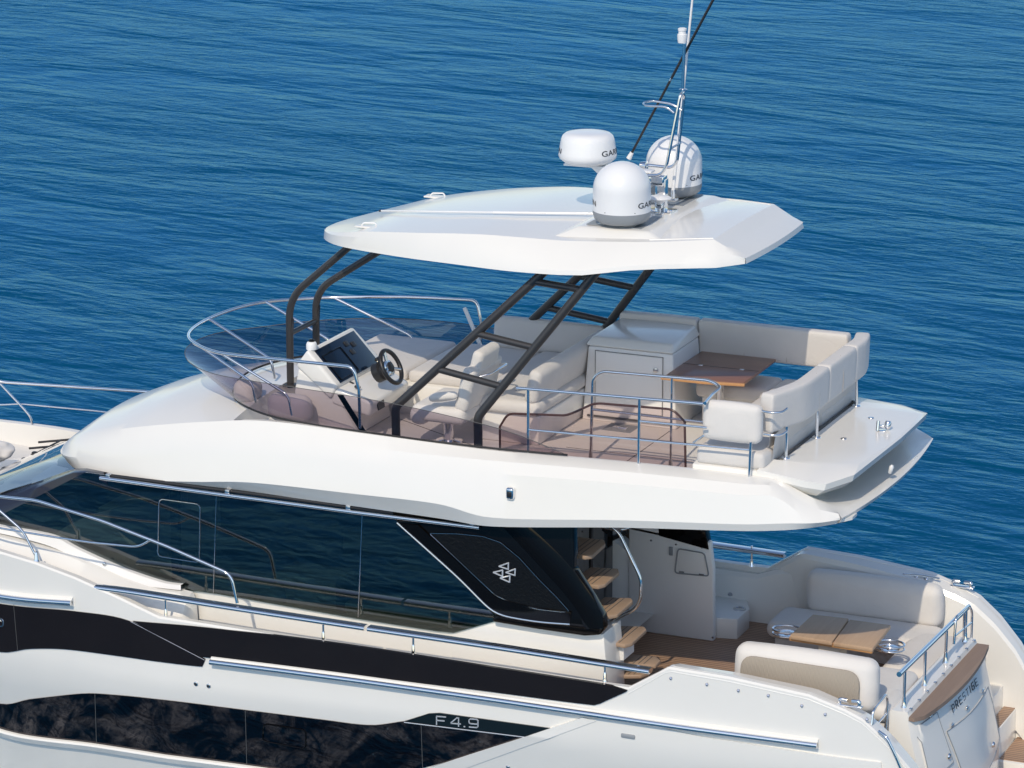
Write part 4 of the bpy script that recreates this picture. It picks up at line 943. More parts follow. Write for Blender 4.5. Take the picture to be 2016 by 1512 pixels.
for yy in (-.33, .33):
    base = A(572, 760, y=-.33); x0 = base.x
    fr.tube([V(x0, yy, 3.9), V(x0, yy, 4.93 if yy < 0 else 4.87), V(x0+1.0, yy, 5.80) if yy < 0 else V(x0+1.35, yy, 5.76)], .042, 12, fil=.24); fr.box(V(x0, yy, 3.93), (.16, .14, .02), bev=.006)
    fr.prism([V(x0+.03, yy-.02, 4.40), V(x0+.035, yy-.02, 4.60), V(x0+.05, yy-.02, 4.70)], (0, .04, 0))
fr.tube([V(x0, -.33, 4.52), V(x0, .33, 4.52)], .03, 10); fr.build('hardtop_support', 'bronze', Y, 50)
# ---- side rail, stair rail, acrylic panel
RY = -1.61
def Rr(px, py): return A(px, py, y=RY)
sr = MB().tube([Rr(1017, 764), Rr(1385, 795)], .018, 10).build('side_rail', 'chrome', Y, 50)
for P, r_ in (([Rr(1041, 846), Rr(1475, 886)], .013), ([Rr(1258, 829), Rr(1392, 842)], .013)): MB().tube(P, r_, 10).build('rail_bar', 'chrome', sr, 50)
for a, b in (((1040, 766), (1040, 892)), ((1259, 785), (1257, 912)), ((1478, 870), (1475, 940))): MB().tube([Rr(*a), Rr(*b)], .016, 10).build('post', 'chrome', sr, 50)
SY = -1.02
def Ss(px, py): return A(px, py, y=SY)
su = MB().tube([Ss(1163, 905), Ss(1167, 745), Ss(1185, 731), Ss(1398, 749)]+[A(1420, 762, y=-1.05), A(1404, 775, y=-1.25), Rr(1388, 794)], .018, 10, fil=.10).build('stair_rail', 'chrome', Y, 50)
for P in ([Ss(1165, 806), Ss(1390, 832)], [Ss(1323, 746), Ss(1320, 915)], [A(1365, 872, y=-1.3), A(1385, 858, y=-1.3)]): MB().tube(P, .013, 10).build('rail_bar', 'chrome', su, 50)
for px in (1163, 1320):
    p = Ss(px, 890); MB().lathe([(.03, 0), (.024, .04), (.018, .10)], V(p.x, SY, 3.70), 14).build('rail_foot', 'chrome', su, 50)
GY = -1.30
gp_ = [A(p, q, y=GY) for p, q in ((985, 930), (984, 840), (1000, 814), (1060, 816), (1112, 818), (1128, 813), (1165, 796), (1180, 794), (1325, 806), (1348, 830), (1350, 930))]
out_ = fillet(gp_[1:-1], .07); outl = [gp_[0]]+out_+[gp_[-1]]
base_ = [V(p.x, GY, 3.66) for p in outl]
mb = MB(); mb.grid([outl, base_]); pan = mb.build('acrylic_panel', 'clear_acrylic', Y, 60)
MB().tube(outl, .013, 8).build('panel_edge', mat('edge_brown', (.07, .035, .035), .2) and 'edge_brown', pan, 60)
# ================================================================== THINGS ON THE FLYBRIDGE
FZ = 3.65
# helm console
c0 = V(-6.0, -.75, FZ)
con = thing('helm_console', c0, 'white moulded helm console with dark screen behind the tinted wind deflector', 'helm console')
sx0, sz0, sx1, sz1 = -6.43, 4.57, -6.17, 4.27
y0, y1 = -1.16, -.12
mb = MB()
mb.hull8([V(-6.75, y0-.02, FZ), V(-5.95, y0+.10, FZ), V(-5.95, y1-.05, FZ), V(-6.75, y1+.02, FZ)], [V(-6.60, y0-.05, 4.40), V(-6.10, y0-.05, 4.10), V(-6.10, y1+.02, 4.10), V(-6.60, y1+.02, 4.40)], bev=.04)
mb.hull8([V(-6.62, y0-.07, 4.42), V(-6.20, y0-.07, 4.08), V(-6.20, y1+.08, 4.08), V(-6.62, y1+.05, 4.42)], [V(-6.47, y0-.07, 4.62), V(-6.11, y0-.07, 4.24), V(-6.11, y1+.08, 4.24), V(-6.47, y1+.03, 4.62)], bev=.035)
mb.hull8([V(-6.2, y0-.05, 4.03), V(-5.78, y0+.04, 3.90), V(-5.78, y1-.04, 3.90), V(-6.2, y1+.08, 4.03)], [V(-6.16, y0-.05, 4.22), V(-5.74, y0+.04, 4.07), V(-5.74, y1-.04, 4.07), V(-6.16, y1+.08, 4.22)], bev=.035)
body = mb.build('console_body', 'gelcoat', con)
u = V(-6.11+6.47, 0, 4.24-4.62).normalized(); nrm = V(0, 1, 0).cross(u); nrm = nrm if nrm.z > 0 else -nrm
def sc(a, b, h=0.): return V(-6.47, y0, 4.62)+u*(.52*a)+V(0, (y1-y0)*b, 0)+nrm*h
mb = MB(); mb.hull8([sc(.10, .03, -.01), sc(.97, .03, -.01), sc(.97, .97, -.01), sc(.10, .97, -.01)], [sc(.10, .03, .006), sc(.97, .03, .006), sc(.97, .97, .006), sc(.10, .97, .006)], bev=.004)
scr = mb.build('screen_panel', 'screen', con)
MB().tube([sc(.28, .07, .012), sc(.92, .07, .012), sc(.92, .50, .012), sc(.28, .50, .012)], .007, 6, closed=True, fil=.02).build('display_bezel', 'black_gloss', scr, 50)
for a_, b_ in ((.22, .62), (.44, .62), (.3, .74)):
    mb = MB(); mb.hull8([sc(a_, b_, .004), sc(a_+.12, b_, .004), sc(a_+.12, b_+.07, .004), sc(a_, b_+.07, .004)], [sc(a_, b_, .018), sc(a_+.12, b_, .018), sc(a_+.12, b_+.07, .018), sc(a_, b_+.07, .018)], bev=.004); mb.build('switch_panel', 'black_plastic', scr)
p = sc(.0, .04, .0); mb = MB(); mb.mat('plastic_white').lathe([(.06, -.02), (.06, .03), (.05, .055), (.035, .065)], p, 24); mb.mat('black_gloss').lathe([(.036, .06), (.032, .08), (.015, .09)], p, 20); mb.build('compass', None, con, 40)
# wheel
wc = A(770, 722, y=-.74); ax = V(.80, 0, .42).normalized(); M = axes(V(0, 1, 0), ax)
wheel = MB(); ring = [wc+M @ V(.19*math.cos(t), .19*math.sin(t), 0) for t in [2*math.pi*k/40 for k in range(40)]]
wheel.mat('black_plastic').tube(ring, .025, 10, closed=True); 
for d in (90, 205, 335):
    a_ = R_(d); wheel.mat('chrome').tube([wc+M @ V(.04*math.cos(a_), .04*math.sin(a_), -.03), wc+M @ V(.18*math.cos(a_), .18*math.sin(a_), 0)], .020, 8)
wheel.mat('chrome').lathe([(.085, -.03), (.085, -.012), (.06, -.006)], wc, 24, M); wheel.mat('black_plastic').lathe([(.06, -.04), (.06, .0), (.045, .012), (.01, .014)], wc, 20, M)
wo_ = wheel.build('steering_wheel', None, con, 50)
mb = MB(); mb.lathe([(.11, -.20), (.11, -.12), (.085, -.10), (.085, -.05), (.05, -.03)], wc, 24, M); mb.build('wheel_hub', 'black_plastic', con, 50)
# throttle
p = V(-6.0, -.30, 4.20); t = MB(); t.mat('black_plastic').box(p, (.16, .14, .05), bev=.015); t.mat('chrome').tube([p+V(0, -.05, .02), p+V(-.05, -.05, .13)], .012, 8); t.tube([p+V(0, .05, .02), p+V(-.05, .05, .13)], .012, 8); t.mat('black_plastic').box(p+V(-.055, 0, .14), (.035, .15, .04), bev=.014); t.build('throttle', None, con, 40)
for px, py in ((680, 750), (692, 755), (704, 762), (700, 748)):
    p = A(px, py, z=4.19); MB().box(p, (.06, .05, .025), rot('Y', 20), bev=.006).build('switch', 'black_plastic', con, 40)
mb = MB(); mb.prism([V(-5.765, -.98, 4.06), V(-5.745, -.98, 3.95), V(-5.745, -.82, 3.95), V(-5.765, -.82, 4.06)], (.012, 0, 0)); mb.build('joystick_panel', 'black_plastic', con)
MB().prism([A(664, 778, y=-1.60), A(675, 778, y=-1.60), A(722, 853, y=-1.60), A(712, 855, y=-1.60)], (0, .012, 0)).build('stay_bar', 'black_gloss', con)
# helm seat
s0 = V(-4.95, -.86, FZ)
seat = thing('pilot_chair', s0, 'cream upholstered helm seat on a steel pedestal behind the steering wheel', 'seat')
mb = MB(); mb.lathe([(.16, 0), (.15, .02), (.06, .035), (.055, .30), (.09, .32)], s0, 24); mb.build('pedestal', 'chrome', seat, 50)
mb = MB(); cushion(mb, s0+V(.0, .1, .38), (.62, .84, .18), r=.06, puff=.01); cushion(mb, s0+V(-.24, .1, .34), (.20, .84, .20), r=.08); mb.build('seat_cushion', 'fabric_white', seat, 60)
M2 = rot('Y', 14)
mb = MB(); cushion(mb, s0+V(.31, .1, .68), (.15, .78, .50), M2, r=.05, puff=.008); cushion(mb, s0+V(.385, .1, .97), (.13, .50, .24), M2, r=.05, puff=.006); mb.build('backrest', 'fabric_white', seat, 60)
for s_ in (-.32, .52):
    mb = MB(); cushion(mb, s0+V(.08, s_, .60), (.32, .07, .08), rot('Y', -12), r=.03); mb.build('armrest', 'fabric_white', seat, 60)
MB().tube([s0+V(.44, -.18, .82), s0+V(.56, -.12, .86), s0+V(.56, .32, .86), s0+V(.44, .38, .82)], .014, 8, fil=.06).build('grab_bar', 'chrome', seat, 50)
# small jump cushions ahead of the helm (seen through the deflector)
for k, (x, y, lab) in enumerate(((-7.35, -.95, 'small cream cushion inside the wind deflector, nearest the bow'), (-6.62, -1.36, 'cream bolster beside the console foot behind the tinted acrylic'))):
    t = thing('bolster', (x, y, 3.92), lab, 'cushion', 'bolsters by the helm'); mb = MB(); cushion(mb, V(x, y, 4.0 if k == 0 else 3.98), (.26, .30, .26) if k == 0 else (.5, .2, .3), r=.09); mb.build('cushion_pad', 'fabric', t, 60)
# forward sun lounge and L seat
lg = thing('sun_lounge', (-5.9, .8, FZ), 'long cream sun pad along the far side of the helm', 'sun pad')
mb = MB(); mb.box((-5.75, .75, 3.82), (2.5, 1.5, .36), bev=.03); mb.build('lounge_base', 'gelcoat', lg)
mb = MB(); cushion(mb, (-6.4, .78, 4.06), (1.0, 1.42, .14), r=.05); cushion(mb, (-5.35, .78, 4.06), (1.05, 1.42, .14), r=.05); mb.build('sun_pad', 'fabric', lg, 60)
ls = thing('lounge_bench', (-4.3, .4, FZ), 'cream corner bench with backrests between helm seat and cabinet', 'bench')
mb = MB(); mb.hull8([V(-4.75, -.62, FZ), V(-4.0, -.62, FZ), V(-4.0, 1.5, FZ), V(-4.75, 1.5, FZ)], [V(-4.75, -.70, 4.0), V(-3.95, -.70, 4.0), V(-3.95, 1.5, 4.0), V(-4.75, 1.5, 4.0)], bev=.02); mb.build('bench_base', 'cabinet_white', ls)
mb = MB(); cushion(mb, (-4.38, .33, 4.08), (.86, 2.16, .16), r=.06, puff=.015); mb.build('seat_cushion', 'fabric', ls, 60)
mb = MB(); cushion(mb, (-4.02, .25, 4.33), (.15, 2.0, .38), rot('Y', 12), r=.06, puff=.01); cushion(mb, (-4.75, 1.50, 4.30), (1.35, .15, .36), rot('X', -10), r=.05, puff=.01); mb.build('backrest', 'fabric', ls, 60)
mb = MB(); p = A(931, 645, y=1.5); mb.box(p, (.05, .02, .5), rot('Y', -25), bev=.008); mb.build('bracket_arm', 'plastic_white', ls)
# wet bar cabinet
cb = thing('bar_cabinet', (-3.4, .95, FZ), 'white wet bar cabinet with a sloping lid between bench and table', 'cabinet')
mb = MB(); mb.hull8([V(-3.97, .56, FZ), V(-2.85, .56, FZ), V(-2.85, 1.42, FZ), V(-3.97, 1.42, FZ)], [V(-3.90, .56, 4.50), V(-2.90, .56, 4.50), V(-2.92, 1.42, 4.50), V(-3.88, 1.42, 4.50)], bev=.02); mb.build('cabinet_body', 'cabinet_white', cb)
mb = MB(); mb.hull8([V(-3.93, .53, 4.51), V(-2.88, .53, 4.51), V(-2.90, 1.45, 4.51), V(-3.91, 1.45, 4.51)], [V(-3.88, .62, 4.60), V(-2.92, .62, 4.60), V(-2.96, 1.43, 4.63), V(-3.86, 1.43, 4.63)], bev=.03); mb.build('lid', 'gelcoat', cb)
mb = MB(); mb.prism([V(-3.80, .547, 3.80), V(-3.02, .547, 3.80), V(-3.02, .547, 4.45), V(-3.80, .547, 4.45)], (0, .01, 0)); dr = mb.build('door', 'cabinet_white', cb)
MB().tube([V(-3.81, .547, 3.79), V(-3.01, .547, 3.79), V(-3.01, .547, 4.46), V(-3.81, .547, 4.46)], .004, 6, closed=True).build('door_gap', 'seam', dr)
MB().lathe([(.032, 0), (.028, .012), (.01, .016)], A(1291, 729, y=.547), 18, rot('X', 90)).build('latch', 'steel', dr)
mb = MB(); mb.box((-3.4, .545, 3.71), (1.0, .02, .02)); mb.build('kick_gap', 'seam', cb)
# stern dinette: sofa round the table
sf = thing('stern_sofa', (-1.6, .2, FZ), 'cream U shaped stern sofa with high backrests around the teak table', 'sofa')
mb = MB(); mb.prism([V(-2.7, .95, FZ), V(-1.95, .95, FZ), V(-1.95, -1.0, FZ), V(-1.88, -1.55, FZ), V(-1.12, -1.55, FZ), V(-1.12, 1.5, FZ), V(-2.7, 1.5, FZ)], (0, 0, .30), bev=.02); mb.build('sofa_base', 'gelcoat', sf)
mb = MB()
cushion(mb, (-1.48, -1.18, 4.035), (.74, .68, .18), r=.05); cushion(mb, (-1.48, -.30, 4.035), (.80, 1.05, .18), r=.05); cushion(mb, (-1.50, .85, 4.035), (.84, 1.22, .18), r=.05); cushion(mb, (-2.35, 1.20, 4.035), (.84, .56, .18), r=.05)
mb.build('seat_cushion', 'fabric', sf, 60)
def shaped(pts_in, zlo, zhi, th, lean, name, mt='fabric', r=.05):
    """backrest swept along a plan path, rounded section"""
    P = [Vector(p) for p in pts_in]; rows = []
    for i, p in enumerate(P):
        a = P[max(0, i-1)]; b = P[min(len(P)-1, i+1)]; d = (b-a); d.z = 0; d.normalize(); nrm = V(-d.y, d.x, 0); ring = []
        e = 0
        H_ = zhi-zlo
        for k in range(24):
            t = 2*math.pi*k/24; cx = math.copysign(abs(math.cos(t))**.32, math.cos(t)); cz = math.copysign(abs(math.sin(t))**.24, math.sin(t))
            zz_ = (zlo+zhi)/2+cz*H_/2; ring.append(V(p.x, p.y, 0)+nrm*(cx*th/2+lean*(zz_-zlo))+V(0, 0, zz_))
        rows.append(ring)
    def cap_(ring, sgn, d):
        c = sum(ring, V(0, 0, 0))/len(ring); out = []
        for k_, s_ in ((.012, .975), (.022, .92), (.028, .80), (.030, .5)): out.append([c+(q-c)*s_+d*k_*sgn for q in ring])
        return out
    d0 = (P[1]-P[0]); d0.z = 0; d0.normalize(); d1 = (P[-1]-P[-2]); d1.z = 0; d1.normalize()
    s_ = cap_(rows[0], -1, d0)[::-1]; e_ = cap_(rows[-1], 1, d1); rows = s_+rows+e_
    mb = MB(); mb.grid(rows, True); mb.face(rows[0]); mb.face(rows[-1]); return mb.build(name, mt, sf, 60)
shaped(cr([(-1.16, -1.30, 0), (-1.08, -1.05, 0), (-1.0, -.7, 0), (-1.0, -.05, 0)], 20), 4.30, 4.72, .17, -.03, 'backrest')
shaped(cr([(-1.0, 0.02, 0), (-1.0, .87, 0)], 12), 4.30, 4.72, .17, -.03, 'backrest')
shaped(cr([(-1.0, .93, 0), (-1.0, 1.25, 0), (-1.05, 1.50, 0)], 10), 4.30, 4.72, .17, -.03, 'backrest')
shaped(cr([(-1.22, 1.56, 0), (-2.2, 1.56, 0), (-2.91, 1.56, 0)], 14), 4.27, 4.69, .16, .12, 'backrest')
shaped(cr([(-2.98, 1.56, 0), (-3.4, 1.56, 0), (-3.85, 1.52, 0)], 14), 4.27, 4.69, .16, .12, 'backrest')
mb = MB(); cushion(mb, (-1.47, -1.46, 4.42), (.62, .16, .40), rot('X', -3), r=.06, puff=.012); mb.build('side_bolster', 'fabric_white', sf, 60)
for z in (4.57, 4.33):
    a_ = V(-1.17, -1.46, z); MB().tube([a_, a_+V(.12, -.03, 0), a_+V(.22, .02, 0), a_+V(.24, .12, .02)], .014, 8, fil=.06).build('corner_rail', 'chrome', sf, 60)
for y_ in (-1.14, -.28, 1.08):
    x_ = -.955 if y_ > -1 else -1.0; t = MB(); t.tube([V(x_, y_, 4.0), V(x_, y_, 4.45 if y_ > -1 else 4.34)], .018, 10); t.lathe([(.05, 0), (.045, .01), (.02, .014)], V(x_, y_, 4.001), 16); t.build('backrest_post', 'chrome', sf, 50)
mb = MB(); rows = []
for z, x in ((4.0, -1.10), (4.3, -1.06)): rows.append([V(x, y, z) for y in (-1.3, -.5, .4, 1.5)])
mb.grid(rows); mb.grid([[p-V(.06, 0, 0) for p in r] for r in rows]); mb.build('back_panel', 'fabric', sf)
MB().lathe([(.085, 0), (.08, .012), (.06, .012), (.055, .004), (.01, .004)], V(-1.955, .99, 3.86), 24, rot('Y', -90)).build('speaker_grille', 'plastic_grey', sf)
for x_ in (-1.9, -2.4, -3.4):
    MB().tube([V(x_, 1.475, 4.30), V(x_, 1.468, 4.5), V(x_, 1.474, 4.66), V(x_, 1.50, 4.69)], .003, 6).build('seam', 'seam_cloth', sf)
for y_ in (-.35, .45):
    MB().tube([V(-.912, y_, 4.32), V(-.905, y_, 4.5), V(-.915, y_, 4.69), V(-.95, y_, 4.722)], .003, 6).build('seam', 'seam_cloth', sf)
# fly table
tb = thing('dining_table', (-2.43, .8, FZ), 'varnished brown teak dining table between cabinet and stern sofa on the upper deck', 'table')
tz = 4.35
mb = MB(); mb.mat('teak_table').prism([V(-2.87, .20, tz), V(-2.42, .20, tz), V(-1.98, .28, tz), V(-1.99, 1.38, tz), V(-2.87, 1.38, tz)], (0, 0, -.035), bev=.008); mb.build('table_top', None, tb)
mb = MB(); mb.prism([V(-2.90, .185, tz-.008), V(-2.40, .185, tz-.008), V(-1.965, .265, tz-.008), V(-1.965, .30, tz-.008), V(-2.40, .22, tz-.008), V(-2.90, .22, tz-.008)], (0, 0, -.03), bev=.004); mb.build('table_edge', 'teak_edge', tb)
MB().tube([V(-2.87, .80, tz+.001), V(-1.985, .80, tz+.001)], .003, 6).build('leaf_joint', 'seam', tb)
for x in (-2.66, -2.18): MB().box((x, .80, tz+.001), (.05, .04, .006), bev=.002).build('hinge', 'steel', tb)
mb = MB(); mb.lathe([(.16, 0), (.15, .02), (.045, .03), (.045, .66), (.12, .675)], V(-2.43, .8, FZ), 24); mb.build('pedestal', 'chrome', tb, 50)
# chrome horn on the aft platform
hn = thing('deck_horn', A(1735, 838, z=4.0), 'small polished horn light on the white aft platform', 'lamp')
p = A(1737, 848, z=4.0); t = MB(); t.tube([p+V(-.04, -.04, .01), p+V(-.04, -.02, .11)], .02, 12); t.box(p+V(-.01, 0, .05), (.06, .035, .03), bev=.008); t.lathe([(.015, -.02), (.033, .0), (.037, .05), (.027, .07)], p+V(.045, .04, .03), 20, rot('X', -20)); t.box(p, (.08, .08, .012), bev=.004); t.build('lamp_body', 'chrome', hn, 50)

# ================================================================== ROOF EQUIPMENT
def text_mesh(txt, size):
    cu = bpy.data.curves.new('t', 'FONT'); cu.body = txt; cu.size = size; cu.extrude = 0; cu.resolution_u = 3; cu.space_character = 1.05; cu.offset = size*.012
    ob = bpy.data.objects.new('t', cu); COL.objects.link(ob); dg = bpy.context.evaluated_depsgraph_get(); me = bpy.data.meshes.new_from_object(ob.evaluated_get(dg))
    bm = bmesh.new(); bm.from_mesh(me); bmesh.ops.triangulate(bm, faces=bm.faces[:]); bmesh.ops.subdivide_edges(bm, edges=[e for e in bm.edges if e.calc_length() > size*.25], cuts=2)
    vs = [v.co.copy() for v in bm.verts]; bm.verts.index_update(); fs = [[v.index for v in f.verts] for f in bm.faces]; bm.free()
    bpy.data.objects.remove(ob); bpy.data.meshes.remove(me); bpy.data.curves.remove(cu); return vs, fs
TV, TF = text_mesh('GARMIN', .082)
tw_ = max(v.x for v in TV)
CAMDIR = math.atan2(CAM.y-0, CAM.x+3)                       # heading from the roof to the camera
def wrap(mb, c, rfun, z0, span, a0):
    vs = []
    for v in TV:
        a = a0+R_(span)*v.x/tw_; r = rfun(v.y+z0)+.0025; vs.append(V(c.x+r*math.cos(a), c.y+r*math.sin(a), c.z+z0+v.y))
    mb.add(vs, TF)
def lathe_thing(name, c, prof_parts, label, cat, group=None):
    t = thing(name, c, label, cat, group)
    for nm, mt_, prof in prof_parts: MB().lathe(prof, c, 56).build(nm, mt_, t, 40)
    return t
R0 = .305
dome_w = [(R0, .135), (R0, .16), (R0, .28), (R0*.997, .35)]+[(R0*math.cos(a), .36+.29*math.sin(a)) for a in [R_(6*k) for k in range(1, 15)]]+[(.02, .65)]
dome_g = [(R0*.62, .0), (R0*.80, .012), (R0*.95, .05), (R0*1.0, .10), (R0*1.003, .135), (R0*.9, .137)]
for y_, lab in ((-.77, 'white satellite dome on a grey base, nearest on the hardtop'), (.765, 'white satellite dome on a grey base behind the mast, striped by its shadows')):
    c = V(-2.99, y_, 6.245); d = thing('satellite_dome', c, lab, 'satellite dome', 'satellite domes on the hardtop')
    MB().lathe(dome_w, c, 64).build('dome_cover', 'plastic_white', d, 40); MB().lathe(dome_g, c, 64).build('dome_base', 'plastic_grey', d, 40)
    tx_ = MB(); rr = lambda z: R0
    for k in (0, 180):
        tx_ = MB(); wrap(tx_, c, rr, .20, 85, CAMDIR+R_(33+k)); tag(tx_.build('lettering', 'letter_dark', d), 'dark letters reading GARMIN')
    for k in range(4):
        a_ = CAMDIR+R_(27+62*(k-1)); MB().lathe([(.006, 0), (.004, .002)], c+V(R0*math.cos(a_), R0*math.sin(a_), .155), 8, axes(V(0, 0, 1), V(math.cos(a_), math.sin(a_), 0))).build('screw', 'seam', d)
rc = A(1159, 322, y=-.03); rc = V(-3.58, -.10, 6.665)
rc = A(1157, 318, y=-.05)
rd = thing('radar_dome', rc, 'flat round white radar scanner on a bracket ahead of the mast', 'radar')
RR = .315
prof = [(.17, -.02), (RR*.80, .0), (RR*.97, .045), (RR, .075), (RR*.985, .11), (RR*.94, .20), (RR*.91, .25), (RR*.86, .285), (RR*.76, .31), (RR*.5, .322), (.02, .324)]
MB().lathe(prof, rc, 64).build('radar_cover', 'plastic_white', rd, 40)
tx_ = MB(); rf = lambda z: lerpt([(.0, RR*.95), (.075, RR), (.11, RR*.985), (.20, RR*.94), (.25, RR*.91)], z)
for k in (0, 180):
    tx_ = MB(); wrap(tx_, rc, rf, .105, 86, CAMDIR+R_(29+k)); tag(tx_.build('lettering', 'letter_dark', rd), 'dark letters reading GARMIN')
mb = MB(); mb.mat('plastic_white').prism([rc+V(-.24, -.1, -.045), rc+V(.30, -.06, -.05), rc+V(.75, -.06, -.06), rc+V(.75, .06, -.06), rc+V(.30, .06, -.05), rc+V(-.24, .1, -.045)], (0, 0, .022), bev=.005); mb.hull8([rc+V(.05, -.05, -.045), rc+V(.30, -.05, -.045), rc+V(.30, .05, -.045), rc+V(.05, .05, -.045)], [rc+V(.18, -.03, -.16), rc+V(.6, -.03, -.16), rc+V(.6, .03, -.16), rc+V(.18, .03, -.16)], bev=.006); mb.build('bracket', None, rd)
# mast
mc = V(-2.84, .0, 6.22)
ms = thing('mast', mc, 'polished stainless radar mast with hoop between the two satellite domes', 'mast')
def Mx(px, py, y=0.): return A(px, py, y=y)
t = MB(); t.box(mc+V(0, 0, .18), (.12, .10, .36), bev=.01); t.box(Mx(1293, 354, -.02), (.20, .14, .11), bev=.015); t.box(mc+V(0, 0, .01), (.3, .22, .02), bev=.006); t.build('mast_column', 'chrome', ms, 40)
t = MB()
t.tube([Mx(1258, 346, -.12), Mx(1300, 345, -.12), Mx(1312, 328, -.12), Mx(1340, 185, -.05), Mx(1345, 183, .05), Mx(1347, 190, .12), Mx(1333, 318, .12), Mx(1322, 330, .12), Mx(1275, 325, .12)], .017, 10, fil=.09)
t.tube([Mx(1316, 295, -.12), Mx(1340, 281, .12)], .012, 8)
t.build('mast_frame', 'chrome', ms, 50)
t = MB(); t.tube([Mx(1327, 222, -.1), Mx(1312, 210, -.1), Mx(1270, 208, -.1), Mx(1265, 203, 0), Mx(1282, 198, .1), Mx(1322, 204, .1), Mx(1342, 217, .1)], .012, 10, fil=.06); t.build('hoop', 'chrome', ms, 50)
t = MB(); t.tube([Mx(1344, 180), Mx(1347, 86)], .017, 10); t.lathe([(.045, 0), (.045, .012), (.02, .02)], Mx(1345, 178), 16); t.build('mast_pole', 'chrome', ms, 50)
p = Mx(1343, 84); t = MB(); t.lathe([(.046, 0), (.05, .03), (.053, .065), (.052, .09), (.042, .095), (.040, .125), (.047, .13), (.047, .15), (.03, .158)], p, 24); tag(t.build('sensor_head', 'plastic_white', ms, 40))
t = MB(); p = Mx(1268, 330, .1); t.box(p, (.10, .06, .08), bev=.015); t.lathe([(.04, -.02), (.055, .05), (.03, .06)], p+V(-.02, 0, .02), 16, rot('Y', 90)); t.build('horn', 'chrome', ms, 50)
# antennas
a1 = thing('whip_antenna', Mx(1238, 314, .2), 'long black whip antenna leaning aft above the mast', 'antenna', 'antennas on the hardtop')
f0, f1 = Mx(1238, 312, .2), Mx(1425, -40, .2); t = MB(); t.mat('plastic_white').tube([f0, f0.lerp(f1, .035)], .03, 10, r2=.02); t.mat('black_plastic').tube([f0.lerp(f1, .035), f0.lerp(f1, .44)], .014, 8); t.mat('steel').tube([f0.lerp(f1, .44), f0.lerp(f1, .455)], .013, 8); t.mat('black_plastic').tube([f0.lerp(f1, .455), f1], .015, 8); t.build('antenna_rod', None, a1, 50)
a2 = thing('whip_antenna', Mx(1325, 388, .3), 'tall slim white antenna rising beside the mast', 'antenna', 'antennas on the hardtop')
t = MB(); t.mat('plastic_white').tube([A(1325, 376, y=.3), A(1344, 190, y=.3), A(1366, -30, y=.3)], .019, 10, r2=.012); t.mat('chrome').tube([A(1325, 392, y=.3), A(1325, 374, y=.3)], .022, 10); t.box(A(1325, 392, y=.3), (.1, .08, .02), bev=.004); t.build('antenna_rod', None, a2, 50)
def on_roof(px, py, h):
    z = 6.15
    for _ in range(8): P = A(px, py, z=z+h); z = ztop(P.x, P.y)
    return P
a3 = thing('whip_antenna', (-3.3, -.35, 6.2), 'thin white antenna folded flat along the hardtop', 'antenna', 'antennas on the hardtop')
q0 = on_roof(751, 415, .03); q1 = on_roof(1190, 421, .07); t = MB(); qq = [on_roof(751+439*k/10, 415+6*k/10, .035) for k in range(11)]; t.mat('plastic_white').tube(qq[:6], .010, 8); t.tube(qq[5:], .014, 8); t.mat('letter_dark').tube([q0-(q1-q0).normalized()*.03, q0], .012, 8); t.mat('steel').box(q0.lerp(q1, .55)-V(0, 0, .015), (.12, .04, .03), bev=.005); t.build('antenna_rod', None, a3, 50)
gs = thing('gps_antenna', (-2.82, -.16, 6.22), 'small white mushroom antenna on a short post beside the near dome', 'antenna', 'antennas on the hardtop')
p = V(-2.80, -.16, 6.22); t = MB(); t.mat('chrome').tube([p, p+V(0, 0, .12)], .014, 10); t.box(p+V(0, 0, .01), (.08, .06, .02), bev=.004); t.box(p+V(0, 0, .10), (.07, .06, .06), bev=.01); t.mat('plastic_white').lathe([(.02, .10), (.06, .155), (.12, .175), (.125, .185), (.10, .20), (.03, .21)], p, 32); t.build('antenna_head', None, gs, 50)

# ================================================================== COCKPIT FURNITURE
CZ = 1.05
ps_ = thing('cockpit_sofa', (-.55, -1.3, CZ), 'cream cockpit sofa nearest the viewer, taupe quilted panel on its back', 'sofa', 'cockpit sofas')
bl, br = A(1450, 1300, y=-1.62), A(1727, 1330, y=-1.62)
by_ = -1.55
xl, xr = A(1452, 1300, y=by_).x, A(1728, 1320, y=by_).x
mb = MB(); cushion(mb, ((xl+xr)/2, by_+.0, 1.80), (xr-xl, .26, .56), rot('X', -4), r=.11, seg=5, puff=.02); bk = mb.build('backrest', 'fabric_white', ps_, 60)
P = [V(xl+.09, by_-.190, 1.30), V(xr-.14, by_-.190, 1.30)]+fillet([V(xr-.14, by_-.190, 1.5), V(xr-.14, by_-.165, 1.985), V(xl+.09, by_-.165, 2.0), V(xl+.09, by_-.190, 1.5)], .16)[1:-1]
mb = MB(); mb.prism([p for p in P], (0, .03, 0), bev=.01); mb.build('backing_panel', 'backing_fabric', ps_, 50)
mb = MB(); cushion(mb, ((xl+xr)/2+.02, -1.25, 1.50), (xr-xl+.24, .62, .20), r=.09, puff=.015); cushion(mb, (.03, -.95, 1.50), (.5, 1.2, .20), r=.09, puff=.015); mb.build('seat_cushion', 'fabric_white', ps_, 60)
mb = MB(); mb.box(((xl+xr)/2, -1.25, 1.22), (xr-xl+.1, .5, .34), bev=.03); mb.box((.06, -.75, 1.22), (.40, 1.5, .34), bev=.03); mb.build('sofa_base', 'fabric', ps_)
ss = thing('cockpit_sofa', (-.9, 1.4, CZ), 'cream cockpit sofa on the far side, half shaded, with plain backrest', 'sofa', 'cockpit sofas')
cx0, cx1 = A(1590, 1180, y=1.72).x, A(1852, 1210, y=1.72).x
